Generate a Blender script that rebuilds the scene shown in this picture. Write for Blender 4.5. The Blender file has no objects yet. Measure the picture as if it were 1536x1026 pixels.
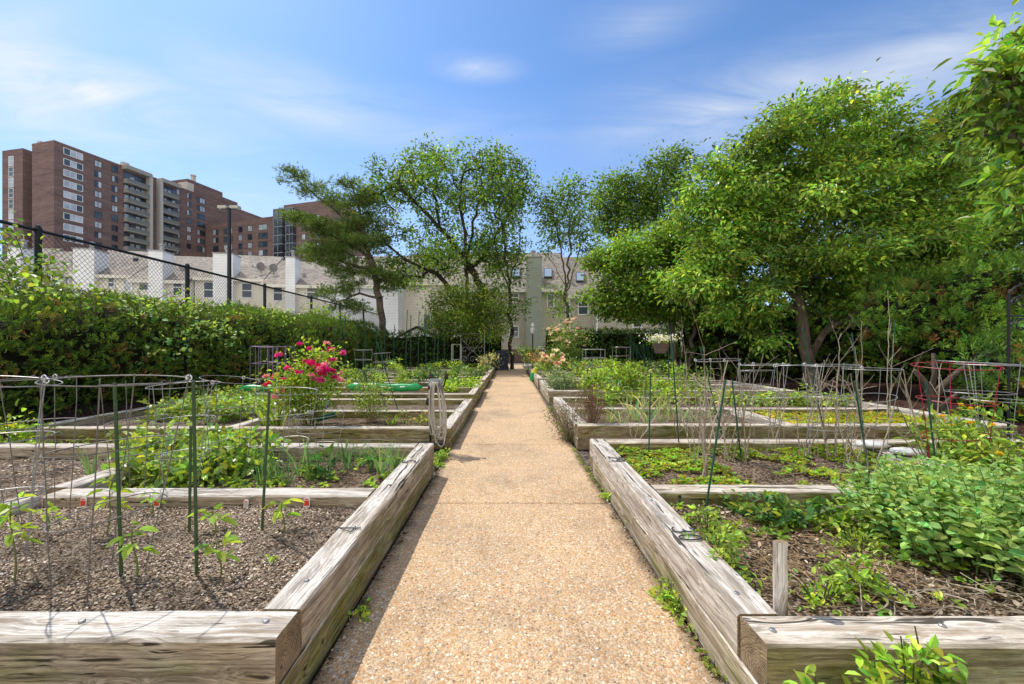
import bpy, math, random
import numpy as np
from mathutils import Vector, Matrix, noise as mnoise

rng = np.random.default_rng(11)
random.seed(5)
PI = math.pi
scene = bpy.context.scene
COL = scene.collection
R = math.radians

# ------------------------------------------------------------------ camera model used when authoring
F, CX, CY, H = 600.0, 766.0, 520.0, 1.3
def G(px, py, z=0.0):                 # photo point lying on the horizontal plane at height z
    Y = (H - z) * F / (py - CY)
    return Vector(((px - CX) / F * Y, Y, z))
def at(px, py, Y):                    # photo point at depth Y
    return Vector(((px - CX) / F * Y, Y, H - (py - CY) / F * Y))

# ------------------------------------------------------------------ object helpers
def link(name, me, parent=None):
    o = bpy.data.objects.new(name, me)
    COL.objects.link(o)
    if parent: o.parent = parent
    return o
def tag(o, label=None, cat=None, group=None, kind=None):
    if label: o['label'] = label
    if cat: o['category'] = cat
    if group: o['group'] = group
    if kind: o['kind'] = kind
    return o
def thing(name, label, cat, loc=(0, 0, 0), rz=0, group=None):
    o = link(name, None)
    o.location = loc; o.rotation_euler = (0, 0, rz); o.empty_display_size = .1
    return tag(o, label, cat, group)
def copy_tree(o, parent=None):
    c = o.copy(); COL.objects.link(c)
    if parent: c.parent = parent
    for ch in list(o.children): copy_tree(ch, c)
    return c

def unit(a):
    a = np.asarray(a, float)
    return a / np.maximum(np.linalg.norm(a, axis=-1, keepdims=True), 1e-9)

class MB:
    def __init__(s):
        s.V = []; s.F = []; s.C = []; s.n = 0
    def add(s, V, F, col=None, mi=0):
        V = np.asarray(V, float).reshape(-1, 3)
        if isinstance(F, np.ndarray):
            s.F.append((F + s.n, mi))
        else:
            by = {}
            for f in F: by.setdefault(len(f), []).append(f)
            for k, fs in by.items(): s.F.append((np.asarray(fs, int) + s.n, mi))
        if col is None: col = np.full((len(V), 3), .5)
        else:
            col = np.asarray(col, float)
            if col.ndim == 1: col = np.tile(col, (len(V), 1))
        s.V.append(V); s.C.append(col); s.n += len(V)
        return s
    def box(s, c, d, rz=0, mi=0, col=None, M=None):
        x, y, z = d[0] / 2, d[1] / 2, d[2] / 2
        V = np.array([(a * x, b * y, e * z) for e in (-1, 1) for b in (-1, 1) for a in (-1, 1)])
        if rz:
            ca, sa = math.cos(rz), math.sin(rz)
            V = np.c_[V[:, 0] * ca - V[:, 1] * sa, V[:, 0] * sa + V[:, 1] * ca, V[:, 2]]
        V = V + np.asarray(c, float)
        if M is not None: V = V @ np.array(M.to_3x3()).T + np.array(M.translation)
        return s.add(V, [(0, 2, 3, 1), (4, 5, 7, 6), (0, 1, 5, 4), (2, 6, 7, 3), (0, 4, 6, 2), (1, 3, 7, 5)], col, mi)
    def quad(s, a, b, c, d, mi=0, col=None):
        return s.add([a, b, c, d], [(0, 1, 2, 3)], col, mi)
    def tube(s, pts, r, sides=6, mi=0, col=None, closed=False, cap=True):
        P = np.asarray([tuple(p) for p in pts], float); n = len(P)
        rr = np.broadcast_to(np.asarray(r, float), (n,))
        if closed: T = unit(np.roll(P, -1, 0) - np.roll(P, 1, 0))
        else:
            T = np.empty_like(P); T[1:-1] = P[2:] - P[:-2] if n > 2 else T[1:-1]
            T[0] = P[1] - P[0]; T[-1] = P[-1] - P[-2]; T = unit(T)
        ref = np.array([0, 0, 1.]) if abs(T[0][2]) < .9 else np.array([1., 0, 0])
        A = np.empty_like(P); prev = np.cross(T[0], ref)
        for i in range(n):
            a = prev - T[i] * np.dot(prev, T[i]); a /= max(np.linalg.norm(a), 1e-9); A[i] = a; prev = a
        B = np.cross(T, A)
        th = np.arange(sides) * 2 * PI / sides
        V = P[:, None] + rr[:, None, None] * (np.cos(th)[None, :, None] * A[:, None] + np.sin(th)[None, :, None] * B[:, None])
        V = V.reshape(-1, 3); Fs = []
        m = n if closed else n - 1
        for i in range(m):
            j = (i + 1) % n
            for k in range(sides):
                k2 = (k + 1) % sides
                Fs.append((i * sides + k, i * sides + k2, j * sides + k2, j * sides + k))
        if cap and not closed:
            Fs.append(tuple(range(sides))[::-1]); Fs.append(tuple((n - 1) * sides + k for k in range(sides)))
        return s.add(V, Fs, col, mi)
    def lathe(s, prof, n=16, c=(0, 0, 0), mi=0, col=None):
        th = np.arange(n) * 2 * PI / n; V = []
        for r, z in prof: V.append(np.c_[r * np.cos(th), r * np.sin(th), np.full(n, z)])
        V = np.concatenate(V) + np.asarray(c, float); Fs = []
        for i in range(len(prof) - 1):
            for k in range(n):
                k2 = (k + 1) % n
                Fs.append((i * n + k, i * n + k2, (i + 1) * n + k2, (i + 1) * n + k))
        return s.add(V, Fs, col, mi)
    def frust(s, A, B, ra, rb, sides=5, mi=0, col=None):     # many independent frustums at once
        A = np.asarray(A, float); B = np.asarray(B, float); n = len(A)
        if n == 0: return s
        T = unit(B - A); ref = np.where(np.abs(T[:, 2:3]) < .9, np.array([[0, 0, 1.]]), np.array([[1., 0, 0]]))
        U = unit(np.cross(T, ref)); W = np.cross(T, U)
        th = np.arange(sides) * 2 * PI / sides
        ring = np.cos(th)[None, :, None] * U[:, None] + np.sin(th)[None, :, None] * W[:, None]
        V = np.concatenate([A[:, None] + ring * np.asarray(ra)[:, None, None], B[:, None] + ring * np.asarray(rb)[:, None, None]], 1).reshape(-1, 3)
        k = np.arange(sides); k2 = (k + 1) % sides
        q = np.stack([k, k2, k2 + sides, k + sides], 1)
        Fa = (np.arange(n)[:, None, None] * 2 * sides + q[None]).reshape(-1, 4)
        return s.add(V, Fa, col, mi)
    def leaves(s, P, D, N, L, W, col, fold=.22, kind=6, droop=.12, mi=0):
        P = np.asarray(P, float); n = len(P)
        if n == 0: return s
        D = unit(D); S = unit(np.cross(D, N)); N2 = np.cross(S, D)
        L = np.broadcast_to(np.asarray(L, float), (n,))[:, None]; W = np.broadcast_to(np.asarray(W, float), (n,))[:, None]
        col = np.broadcast_to(np.asarray(col, float), (n, 3))
        if kind == 4:
            V = np.stack([P, P + D * L * .45 + S * W * .5 + N2 * W * fold, P + D * L - N2 * L * droop, P + D * L * .45 - S * W * .5 + N2 * W * fold], 1)
            q = np.array([[0, 1, 2], [0, 2, 3]]); k = 4
        else:
            V = np.stack([P, P + D * L * .28 + S * W * .46 + N2 * W * fold, P + D * L * .66 + S * W * .42 + N2 * (W * fold - L * droop * .4),
                          P + D * L - N2 * L * droop,
                          P + D * L * .66 - S * W * .42 + N2 * (W * fold - L * droop * .4), P + D * L * .28 - S * W * .46 + N2 * W * fold], 1)
            q = np.array([[0, 1, 2, 3], [0, 3, 4, 5]]); k = 6
        Fa = (np.arange(n)[:, None, None] * k + q[None]).reshape(-1, q.shape[1])
        return s.add(V.reshape(-1, 3), Fa, np.repeat(col, k, 0), mi)
    def blade(s, pts, w, col, side=None, mi=0):              # a tapered strip
        P = np.asarray([tuple(p) for p in pts], float); n = len(P)
        d = unit(P[-1] - P[0]) ; sd = np.asarray(side if side is not None else unit(np.cross(d, rng.normal(size=3))), float)
        ww = w * (1 - (np.arange(n) / (n - 1)) ** 2.2) * .5 + .0004
        V = np.stack([P - sd * ww[:, None], P + np.cross(d, sd) * ww[:, None] * .35, P + sd * ww[:, None]], 1).reshape(-1, 3)
        Fs = []
        for i in range(n - 1):
            a = i * 3; Fs += [(a, a + 1, a + 4, a + 3), (a + 1, a + 2, a + 5, a + 4)]
        return s.add(V, Fs, col, mi)
    def build(s, name, mats, parent=None, smooth=False, loc=None, rz=0):
        me = bpy.data.meshes.new(name)
        if s.n:
            V = np.concatenate(s.V); C = np.concatenate(s.C)
            me.vertices.add(len(V)); me.vertices.foreach_set('co', V.astype(np.float32).ravel())
            loops = np.concatenate([f.ravel() for f, _ in s.F]); tot = np.concatenate([np.full(len(f), f.shape[1]) for f, _ in s.F])
            mi = np.concatenate([np.full(len(f), m) for f, m in s.F])
            st = np.concatenate([[0], np.cumsum(tot)[:-1]])
            me.loops.add(len(loops)); me.loops.foreach_set('vertex_index', loops.astype(np.int32))
            me.polygons.add(len(tot)); me.polygons.foreach_set('loop_start', st.astype(np.int32)); me.polygons.foreach_set('loop_total', tot.astype(np.int32))
            me.polygons.foreach_set('material_index', mi.astype(np.int32))
            me.polygons.foreach_set('use_smooth', np.full(len(tot), bool(smooth)))
            at_ = me.color_attributes.new('Col', 'FLOAT_COLOR', 'POINT')
            at_.data.foreach_set('color', np.c_[C, np.ones(len(C))].astype(np.float32).ravel())
            me.update(calc_edges=True); me.validate()
        for m in (mats if isinstance(mats, (list, tuple)) else [mats]): me.materials.append(m)
        o = link(name, me, parent)
        if loc is not None: o.location = loc
        if rz: o.rotation_euler = (0, 0, rz)
        return o

# ------------------------------------------------------------------ materials
def mat(name):
    m = bpy.data.materials.new(name); m.use_nodes = True
    nt = m.node_tree; nt.nodes.clear()
    return m, nt
def nd(nt, typ, **kw):
    n = nt.nodes.new(typ)
    for k, v in kw.items():
        if hasattr(n, k): setattr(n, k, v)
        else:
            n.inputs[k.replace('_', ' ')].default_value = v
    return n
def ramp(nt, fac, stops, interp='LINEAR'):
    r = nt.nodes.new('ShaderNodeValToRGB'); r.color_ramp.interpolation = interp
    e = r.color_ramp.elements
    while len(e) < len(stops): e.new(.5)
    for el, (p, c) in zip(e, stops):
        el.position = p; el.color = (c[0], c[1], c[2], 1) if len(c) == 3 else c
    nt.links.new(fac, r.inputs[0]); return r.outputs[0]
def mixc(nt, fac, a, b, typ='MIX'):
    m = nt.nodes.new('ShaderNodeMix'); m.data_type = 'RGBA'; m.blend_type = typ
    for s_, v in ((m.inputs[0], fac), (m.inputs[6], a), (m.inputs[7], b)):
        if hasattr(v, 'node'): nt.links.new(v, s_)
        elif isinstance(v, (int, float)): s_.default_value = v
        else: s_.default_value = (*v, 1)
    return m.outputs[2]
def math_(nt, op, a, b=0.0, clamp=False):
    m = nt.nodes.new('ShaderNodeMath'); m.operation = op; m.use_clamp = clamp
    for s_, v in ((m.inputs[0], a), (m.inputs[1], b)):
        if hasattr(v, 'node'): nt.links.new(v, s_)
        else: s_.default_value = v
    return m.outputs[0]
def noise_(nt, vec, scale, detail=4, rough=.55, dist=0):
    n = nd(nt, 'ShaderNodeTexNoise'); n.inputs['Scale'].default_value = scale; n.inputs['Detail'].default_value = detail
    n.inputs['Roughness'].default_value = rough; n.inputs['Distortion'].default_value = dist
    if vec is not None: nt.links.new(vec, n.inputs['Vector'])
    return n.outputs['Fac']
def vscale(nt, vec, sc, loc=None):
    m = nd(nt, 'ShaderNodeMapping'); m.inputs['Scale'].default_value = sc
    nt.links.new(vec, m.inputs['Vector'])
    if loc is not None: nt.links.new(loc, m.inputs['Location'])
    return m.outputs[0]
def finish(nt, col, rough=.8, bump=None, bstr=.5, bdist=.01, metal=0, spec=.3, extra=None):
    b = nd(nt, 'ShaderNodeBsdfPrincipled'); out = nd(nt, 'ShaderNodeOutputMaterial')
    if hasattr(col, 'node'): nt.links.new(col, b.inputs['Base Color'])
    else: b.inputs['Base Color'].default_value = (*col, 1)
    if hasattr(rough, 'node'): nt.links.new(rough, b.inputs['Roughness'])
    else: b.inputs['Roughness'].default_value = rough
    b.inputs['Metallic'].default_value = metal; b.inputs['Specular IOR Level'].default_value = spec
    if bump is not None:
        bp = nd(nt, 'ShaderNodeBump'); bp.inputs['Strength'].default_value = bstr; bp.inputs['Distance'].default_value = bdist
        nt.links.new(bump, bp.inputs['Height']); nt.links.new(bp.outputs[0], b.inputs['Normal'])
    nt.links.new(b.outputs[0], out.inputs[0])
    return b, out
def objco(nt): return nd(nt, 'ShaderNodeTexCoord').outputs['Object']
def posco(nt): return nd(nt, 'ShaderNodeNewGeometry').outputs['Position']

def leaf_mat(name, trans=.32, rough=.45, spec=.35, gain=1.0):
    m, nt = mat(name)
    a = nd(nt, 'ShaderNodeVertexColor'); a.layer_name = 'Col'
    nz = noise_(nt, posco(nt), 9, 2)
    c = mixc(nt, 1.0, a.outputs[0], ramp(nt, nz, [(.25, (.72 * gain,) * 3), (.75, (1.25 * gain,) * 3)]), 'MULTIPLY')
    b = nd(nt, 'ShaderNodeBsdfPrincipled'); nt.links.new(c, b.inputs['Base Color'])
    b.inputs['Roughness'].default_value = rough; b.inputs['Specular IOR Level'].default_value = spec
    t = nd(nt, 'ShaderNodeBsdfTranslucent'); nt.links.new(mixc(nt, 1.0, c, (1.6, 1.5, .7), 'MULTIPLY'), t.inputs[0])
    mx = nd(nt, 'ShaderNodeMixShader'); mx.inputs[0].default_value = trans
    nt.links.new(b.outputs[0], mx.inputs[1]); nt.links.new(t.outputs[0], mx.inputs[2])
    nt.links.new(mx.outputs[0], nd(nt, 'ShaderNodeOutputMaterial').inputs[0])
    return m
def vcol_mat(name, rough=.6, spec=.3, metal=0, nscale=30, bstr=0):
    m, nt = mat(name)
    a = nd(nt, 'ShaderNodeVertexColor'); a.layer_name = 'Col'
    nz = noise_(nt, objco(nt), nscale, 3)
    c = mixc(nt, 1.0, a.outputs[0], ramp(nt, nz, [(.25, (.75,) * 3), (.75, (1.2,) * 3)]), 'MULTIPLY')
    finish(nt, c, rough, nz if bstr else None, bstr, .01, metal, spec)
    return m
def plain(name, col, rough=.6, spec=.3, metal=0, nscale=20, var=.2, bstr=.0):
    m, nt = mat(name)
    nz = noise_(nt, objco(nt), nscale, 3)
    lo = tuple(max(0, x * (1 - var)) for x in col); hi = tuple(x * (1 + var) for x in col)
    finish(nt, ramp(nt, nz, [(.25, lo), (.75, hi)]), rough, nz if bstr else None, bstr, .01, metal, spec)
    return m

def timber_mat(name, moss=.0, tone=(1, 1, 1), side=((.24, .165, .075), (.21, .175, .03), (.13, .14, .022))):
    m, nt = mat(name)
    oi = nd(nt, 'ShaderNodeObjectInfo')
    off = nd(nt, 'ShaderNodeVectorMath', operation='SCALE'); off.inputs[0].default_value = (37, 11, 23)
    nt.links.new(oi.outputs['Random'], off.inputs['Scale'])
    oc = objco(nt)
    # knots: the grain bends round them
    kv = nd(nt, 'ShaderNodeTexVoronoi'); kv.inputs['Scale'].default_value = 1.0
    nt.links.new(vscale(nt, oc, (2.1, 5.5, 5.5), off.outputs[0]), kv.inputs['Vector'])
    kd = kv.outputs['Distance']
    kw = ramp(nt, kd, [(.05, (1,) * 3), (.34, (0,) * 3)], 'EASE')
    wv = noise_(nt, vscale(nt, oc, (1.4, 5, 5), off.outputs[0]), 1.6, 3, .5)
    sh = math_(nt, 'ADD', math_(nt, 'MULTIPLY', wv, .085), math_(nt, 'MULTIPLY', kw, .035))
    comb = nd(nt, 'ShaderNodeCombineXYZ'); nt.links.new(sh, comb.inputs[1]); nt.links.new(sh, comb.inputs[2])
    va = nd(nt, 'ShaderNodeVectorMath', operation='ADD'); nt.links.new(oc, va.inputs[0]); nt.links.new(comb.outputs[0], va.inputs[1])
    w = va.outputs[0]
    grain = noise_(nt, vscale(nt, w, (4.0, 125, 125), off.outputs[0]), 1.0, 6, .72)
    grain2 = noise_(nt, vscale(nt, w, (1.1, 30, 30), off.outputs[0]), 1.0, 3, .6)
    crack = noise_(nt, vscale(nt, w, (.8, 30, 30), off.outputs[0]), 1.0, 2, .5)
    patch = noise_(nt, vscale(nt, w, (1.7, 13, 13), off.outputs[0]), 1.0, 6, .7)
    crack2 = noise_(nt, vscale(nt, w, (2.2, 62, 62), off.outputs[0]), 1.0, 2, .5)
    t = tone
    base = ramp(nt, grain, [(.32, (.15 * t[0], .115 * t[1], .085 * t[2])), (.44, (.40 * t[0], .35 * t[1], .295 * t[2])), (.60, (.62 * t[0], .575 * t[1], .515 * t[2]))])
    base = mixc(nt, ramp(nt, grain2, [(.48, (0, 0, 0)), (.66, (.8,) * 3)]), base, (.235 * t[0], .17 * t[1], .11 * t[2]))
    base = mixc(nt, ramp(nt, patch, [(.50, (0, 0, 0)), (.62, (.75,) * 3)]), base, (.215, .175, .14))
    cm = math_(nt, 'MAXIMUM', ramp(nt, crack, [(.325, (1, 1, 1)), (.36, (0, 0, 0))]), ramp(nt, crack2, [(.27, (1, 1, 1)), (.31, (0, 0, 0))]))
    base = mixc(nt, math_(nt, 'MULTIPLY', cm, .9), base, (.03, .022, .015))
    base = mixc(nt, ramp(nt, kd, [(.07, (.75,) * 3), (.14, (0,) * 3)]), base, (.11, .07, .04))
    gn = nd(nt, 'ShaderNodeNewGeometry')
    sep = nd(nt, 'ShaderNodeSeparateXYZ'); nt.links.new(gn.outputs['Normal'], sep.inputs[0])
    up = math_(nt, 'SUBTRACT', 1.0, math_(nt, 'ABSOLUTE', sep.outputs[2]), True)
    mn = noise_(nt, gn.outputs['Position'], 3.2, 5, .65)
    mk = math_(nt, 'MULTIPLY', up, ramp(nt, mn, [(.30, (.6,) * 3), (.62, (1,) * 3)]))
    mk = math_(nt, 'MULTIPLY', mk, moss)
    mosscol = ramp(nt, noise_(nt, vscale(nt, gn.outputs['Position'], (1, 1, 2.5)), 2.3, 4), [(.38, side[0]), (.5, side[1]), (.62, side[2])])
    gm = mixc(nt, 1.0, ramp(nt, grain, [(.32, (.32,) * 3), (.60, (1.45,) * 3)]), ramp(nt, grain2, [(.4, (1.1,) * 3), (.62, (.55,) * 3)]), 'MULTIPLY')
    mosscol = mixc(nt, 1.0, mosscol, gm, 'MULTIPLY')
    mosscol = mixc(nt, math_(nt, 'MULTIPLY', cm, .9), mosscol, (.02, .015, .008))
    base = mixc(nt, mk, base, mosscol)
    tcn = nd(nt, 'ShaderNodeTexCoord'); sn = nd(nt, 'ShaderNodeSeparateXYZ'); nt.links.new(tcn.outputs['Normal'], sn.inputs[0])
    endm = math_(nt, 'GREATER_THAN', math_(nt, 'ABSOLUTE', sn.outputs[0]), .8)
    lv = nd(nt, 'ShaderNodeVectorMath', operation='LENGTH'); nt.links.new(vscale(nt, va.outputs[0], (0, 1, 1)), lv.inputs[0])
    ring = math_(nt, 'FRACT', math_(nt, 'ADD', math_(nt, 'MULTIPLY', lv.outputs['Value'], 105.0), math_(nt, 'MULTIPLY', noise_(nt, oc, 30, 3), 1.2)))
    endc = ramp(nt, ring, [(0, (.10, .065, .035)), (.35, (.30, .22, .13)), (1, (.38, .29, .18))])
    endc = mixc(nt, 1.0, endc, ramp(nt, noise_(nt, oc, 14, 5, .7), [(.3, (.45,) * 3), (.65, (1.15,) * 3)]), 'MULTIPLY')
    base = mixc(nt, endm, base, endc)
    h = math_(nt, 'SUBTRACT', math_(nt, 'MULTIPLY', grain, .8), math_(nt, 'MULTIPLY', cm, 1.1))
    finish(nt, base, .85, h, .6, .006, 0, .2)
    return m

M = {}
M['timber'] = timber_mat('weathered_timber', .35, (1.25, 1.27, 1.29), ((.46, .38, .29), (.40, .33, .25), (.34, .31, .18)))
M['post'] = timber_mat('pale_post', 0, (1.45, 1.5, 1.6))
M['timber_moss'] = timber_mat('mossy_timber', .97, (1.3, 1.27, 1.2))
M['timber_brown'] = timber_mat('brown_timber', .92, (1.28, 1.30, 1.31), ((.37, .285, .185), (.32, .25, .155), (.22, .20, .065)))
M['leaf'] = leaf_mat('leaf', .40, gain=2.15)
M['leaf_matt'] = leaf_mat('leaf_matt', .38, .7, .2, 2.0)
M['leaf_gloss'] = leaf_mat('leaf_gloss', .34, .36, .4, 2.25)
M['needle'] = leaf_mat('needle', .34, .6, .25, 1.9)
M['petal'] = leaf_mat('petal', .3, .6, .2)
M['stem'] = vcol_mat('stem', .7, .2)
M['dry'] = vcol_mat('dry_stalk', .85, .1)
M['paint'] = vcol_mat('painted_part', .5, .4)

def soil_mat(name, cols, scale=55, bstr=1.0, red=0):
    m, nt = mat(name)
    p = posco(nt)
    v = nd(nt, 'ShaderNodeTexVoronoi'); v.inputs['Scale'].default_value = scale; v.inputs['Randomness'].default_value = 1
    nt.links.new(vscale(nt, p, (1, 1.6, 1)), v.inputs['Vector'])
    v2 = nd(nt, 'ShaderNodeTexVoronoi'); v2.inputs['Scale'].default_value = scale * 2.1
    nt.links.new(p, v2.inputs['Vector'])
    sp = nd(nt, 'ShaderNodeSeparateColor'); nt.links.new(v.outputs['Color'], sp.inputs[0])
    sp2 = nd(nt, 'ShaderNodeSeparateColor'); nt.links.new(v2.outputs['Color'], sp2.inputs[0])
    cell = math_(nt, 'ADD', math_(nt, 'MULTIPLY', sp.outputs[0], .6), math_(nt, 'MULTIPLY', sp2.outputs[1], .4))
    n = len(cols)
    c = ramp(nt, cell, [(.12 + .76 * i / (n - 1), k) for i, k in enumerate(cols)])
    big = noise_(nt, p, 3.1, 6, .7)
    c = mixc(nt, 1.0, c, ramp(nt, big, [(.32, (.42, .40, .38)), (.48, (.9,) * 3), (.7, (1.2,) * 3)]), 'MULTIPLY')
    dd = ramp(nt, v.outputs['Distance'], [(.25, (1, 1, 1)), (.75, (.25,) * 3)])
    c = mixc(nt, 1.0, c, dd, 'MULTIPLY')
    h = math_(nt, 'ADD', math_(nt, 'MULTIPLY', v.outputs['Distance'], -1.0), math_(nt, 'MULTIPLY', sp.outputs[1], .6))
    finish(nt, c, .95, h, bstr, .02, 0, .1)
    return m
M['mulch'] = soil_mat('grey_brown_mulch', [(.17, .115, .075), (.36, .26, .18), (.54, .42, .31), (.70, .58, .46)], 60)
M['soil'] = soil_mat('dark_soil', [(.11, .07, .042), (.25, .17, .105), (.42, .30, .20), (.58, .45, .33)], 45)
M['redmulch'] = soil_mat('red_bark_mulch', [(.045, .02, .015), (.10, .045, .033), (.15, .075, .055), (.22, .13, .10)], 30)

def ground_mat():
    m, nt = mat('ground'); p = posco(nt)
    v = nd(nt, 'ShaderNodeTexVoronoi'); v.inputs['Scale'].default_value = 34; nt.links.new(p, v.inputs['Vector'])
    sp = nd(nt, 'ShaderNodeSeparateColor'); nt.links.new(v.outputs['Color'], sp.inputs[0])
    dirt = ramp(nt, sp.outputs[0], [(.1, (.045, .033, .024)), (.5, (.10, .078, .058)), (.9, (.19, .16, .125))])
    gr = ramp(nt, noise_(nt, p, 1.2, 6, .7), [(.3, (.03, .05, .015)), (.7, (.07, .11, .03))])
    s = nd(nt, 'ShaderNodeSeparateXYZ'); nt.links.new(p, s.inputs[0])
    far = math_(nt, 'MULTIPLY', math_(nt, 'SUBTRACT', s.outputs[1], 27.0), .5, True)
    wl = math_(nt, 'MULTIPLY', math_(nt, 'SUBTRACT', math_(nt, 'ABSOLUTE', s.outputs[0]), 12.0), .4, True)
    k = math_(nt, 'MAXIMUM', far, wl)
    k = math_(nt, 'MAXIMUM', k, ramp(nt, noise_(nt, p, 2.1, 5, .7), [(.52, (0,) * 3), (.64, (.55,) * 3)]))
    bounce_lot = math_(nt, 'MAXIMUM', far, math_(nt, 'MULTIPLY', math_(nt, 'SUBTRACT', math_(nt, 'MULTIPLY', s.outputs[0], -1.0), 9.7), 2.0, True))
    bounce_pave = ramp(nt, noise_(nt, p, .6, 6, .7), [(.3, (.36, .345, .32)), (.7, (.5, .48, .45))])  # pale paving added beyond the garden to bounce sun onto the facades
    finish(nt, mixc(nt, bounce_lot, mixc(nt, k, dirt, gr), bounce_pave), .95, v.outputs['Distance'], .6, .015, 0, .1)
    return m
M['ground'] = ground_mat()

def path_mat():
    m, nt = mat('exposed_aggregate'); p = posco(nt)
    warp = noise_(nt, p, 40, 2)
    v = nd(nt, 'ShaderNodeTexVoronoi'); v.inputs['Scale'].default_value = 72; nt.links.new(p, v.inputs['Vector'])
    v2 = nd(nt, 'ShaderNodeTexVoronoi'); v2.inputs['Scale'].default_value = 190; nt.links.new(p, v2.inputs['Vector'])
    sp = nd(nt, 'ShaderNodeSeparateColor'); nt.links.new(v.outputs['Color'], sp.inputs[0])
    sp2 = nd(nt, 'ShaderNodeSeparateColor'); nt.links.new(v2.outputs['Color'], sp2.inputs[0])
    peb = ramp(nt, sp.outputs[0], [(0, (.19, .145, .11)), (.12, (.52, .26, .10)), (.3, (.60, .345, .145)), (.44, (.44, .30, .18)), (.58, (.72, .51, .29)), (.72, (.32, .27, .22)), (.84, (.86, .76, .60)), (1, (.60, .29, .11))], 'LINEAR')
    fine = ramp(nt, sp2.outputs[0], [(0, (.28, .185, .105)), (.5, (.56, .375, .215)), (1, (.72, .545, .35))])
    c = mixc(nt, ramp(nt, v.outputs['Distance'], [(.36, (0,) * 3), (.55, (1,) * 3)]), peb, fine)
    big = noise_(nt, p, 1.1, 6, .68)
    c = mixc(nt, 1.0, c, ramp(nt, big, [(.3, (.70, .70, .73)), (.5, (1, 1, 1)), (.72, (1.14, 1.10, 1.04))]), 'MULTIPLY')
    c = mixc(nt, 1.0, c, ramp(nt, noise_(nt, vscale(nt, p, (9, 2.2, 1)), 1, 4, .7), [(.28, (.78,) * 3), (.42, (1,) * 3)]), 'MULTIPLY')
    # dirt worked into the slab edges
    s = nd(nt, 'ShaderNodeSeparateXYZ'); nt.links.new(p, s.inputs[0])
    e = math_(nt, 'ABSOLUTE', math_(nt, 'SUBTRACT', s.outputs[0], .025))
    e = math_(nt, 'ADD', e, math_(nt, 'MULTIPLY', math_(nt, 'SUBTRACT', noise_(nt, p, 6, 4), .5), .16))
    c = mixc(nt, ramp(nt, e, [(.715, (0,) * 3), (.79, (.85,) * 3)]), c, (.10, .075, .05))
    st = noise_(nt, p, 3.7, 5, .7)
    c = mixc(nt, ramp(nt, st, [(.62, (0,) * 3), (.74, (.35,) * 3)]), c, (.2, .15, .1))
    h = math_(nt, 'SUBTRACT', math_(nt, 'MULTIPLY', sp.outputs[2], .3), v.outputs['Distance'])
    finish(nt, c, .8, h, .7, .006, 0, .25)
    return m
M['path'] = path_mat()
M['joint'] = plain('joint_filler', (.06, .045, .03), .95)

def bark_mat(name, a, b, sc=1.0):
    m, nt = mat(name); p = posco(nt)
    n1 = noise_(nt, vscale(nt, p, (14 * sc, 14 * sc, 3 * sc)), 1, 5, .65)
    n2 = noise_(nt, p, 3, 4)
    c = mixc(nt, 1.0, ramp(nt, n1, [(.3, a), (.7, b)]), ramp(nt, n2, [(.3, (.7,) * 3), (.7, (1.2,) * 3)]), 'MULTIPLY')
    finish(nt, c, .9, n1, .8, .03, 0, .15)
    return m
M['bark'] = bark_mat('grey_bark', (.05, .04, .032), (.17, .135, .105))
M['bark_pale'] = bark_mat('pale_bark', (.11, .085, .065), (.30, .24, .19))
M['bark_dark'] = bark_mat('dark_bark', (.028, .022, .018), (.085, .065, .05))

def siding_mat(name, col, pitch=.14, vert=False):
    m, nt = mat(name); p = posco(nt)
    s = nd(nt, 'ShaderNodeSeparateXYZ'); nt.links.new(p, s.inputs[0])
    fr = math_(nt, 'FRACT', math_(nt, 'DIVIDE', s.outputs[2], pitch))
    ln = ramp(nt, fr, [(0, (.62,) * 3), (.10, (.95,) * 3), (1, (1.03,) * 3)])
    nz = noise_(nt, p, .8, 5, .65)
    c = mixc(nt, 1.0, ln, ramp(nt, nz, [(.3, tuple(x * .86 for x in col)), (.7, tuple(x * 1.06 for x in col))]), 'MULTIPLY')
    finish(nt, c, .6, fr, .35, .015, 0, .25)
    return m
M['siding_white'] = siding_mat('white_siding', (.86, .86, .85), .25)
M['siding_grey'] = siding_mat('pale_grey_siding', (.74, .75, .76), .25)
M['siding_cream'] = siding_mat('cream_siding', (.80, .75, .64), .25)
M['siding_tan'] = siding_mat('tan_siding', (.50, .46, .36), .2)
M['siding_green'] = siding_mat('grey_green_siding', (.345, .375, .31), .2)
def shingle_mat(name, col):
    m, nt = mat(name); p = posco(nt)
    v = nd(nt, 'ShaderNodeTexVoronoi'); v.inputs['Scale'].default_value = 5; nt.links.new(vscale(nt, p, (1, 1.5, 2.5)), v.inputs['Vector'])
    sp = nd(nt, 'ShaderNodeSeparateColor'); nt.links.new(v.outputs['Color'], sp.inputs[0])
    s = nd(nt, 'ShaderNodeSeparateXYZ'); nt.links.new(p, s.inputs[0])
    fr = math_(nt, 'FRACT', math_(nt, 'MULTIPLY', s.outputs[2], 9))
    c = ramp(nt, sp.outputs[0], [(0, tuple(x * .62 for x in col)), (1, tuple(x * 1.3 for x in col))])
    c = mixc(nt, 1.0, c, ramp(nt, fr, [(0, (.7,) * 3), (.2, (1,) * 3)]), 'MULTIPLY')
    c = mixc(nt, 1.0, c, ramp(nt, noise_(nt, p, .5, 5, .7), [(.3, (.8,) * 3), (.7, (1.15,) * 3)]), 'MULTIPLY')
    finish(nt, c, .92, noise_(nt, p, 20, 3), .5, .02, 0, .15)
    return m
M['shingle'] = shingle_mat('brown_grey_shingles', (.33, .29, .25))
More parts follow.
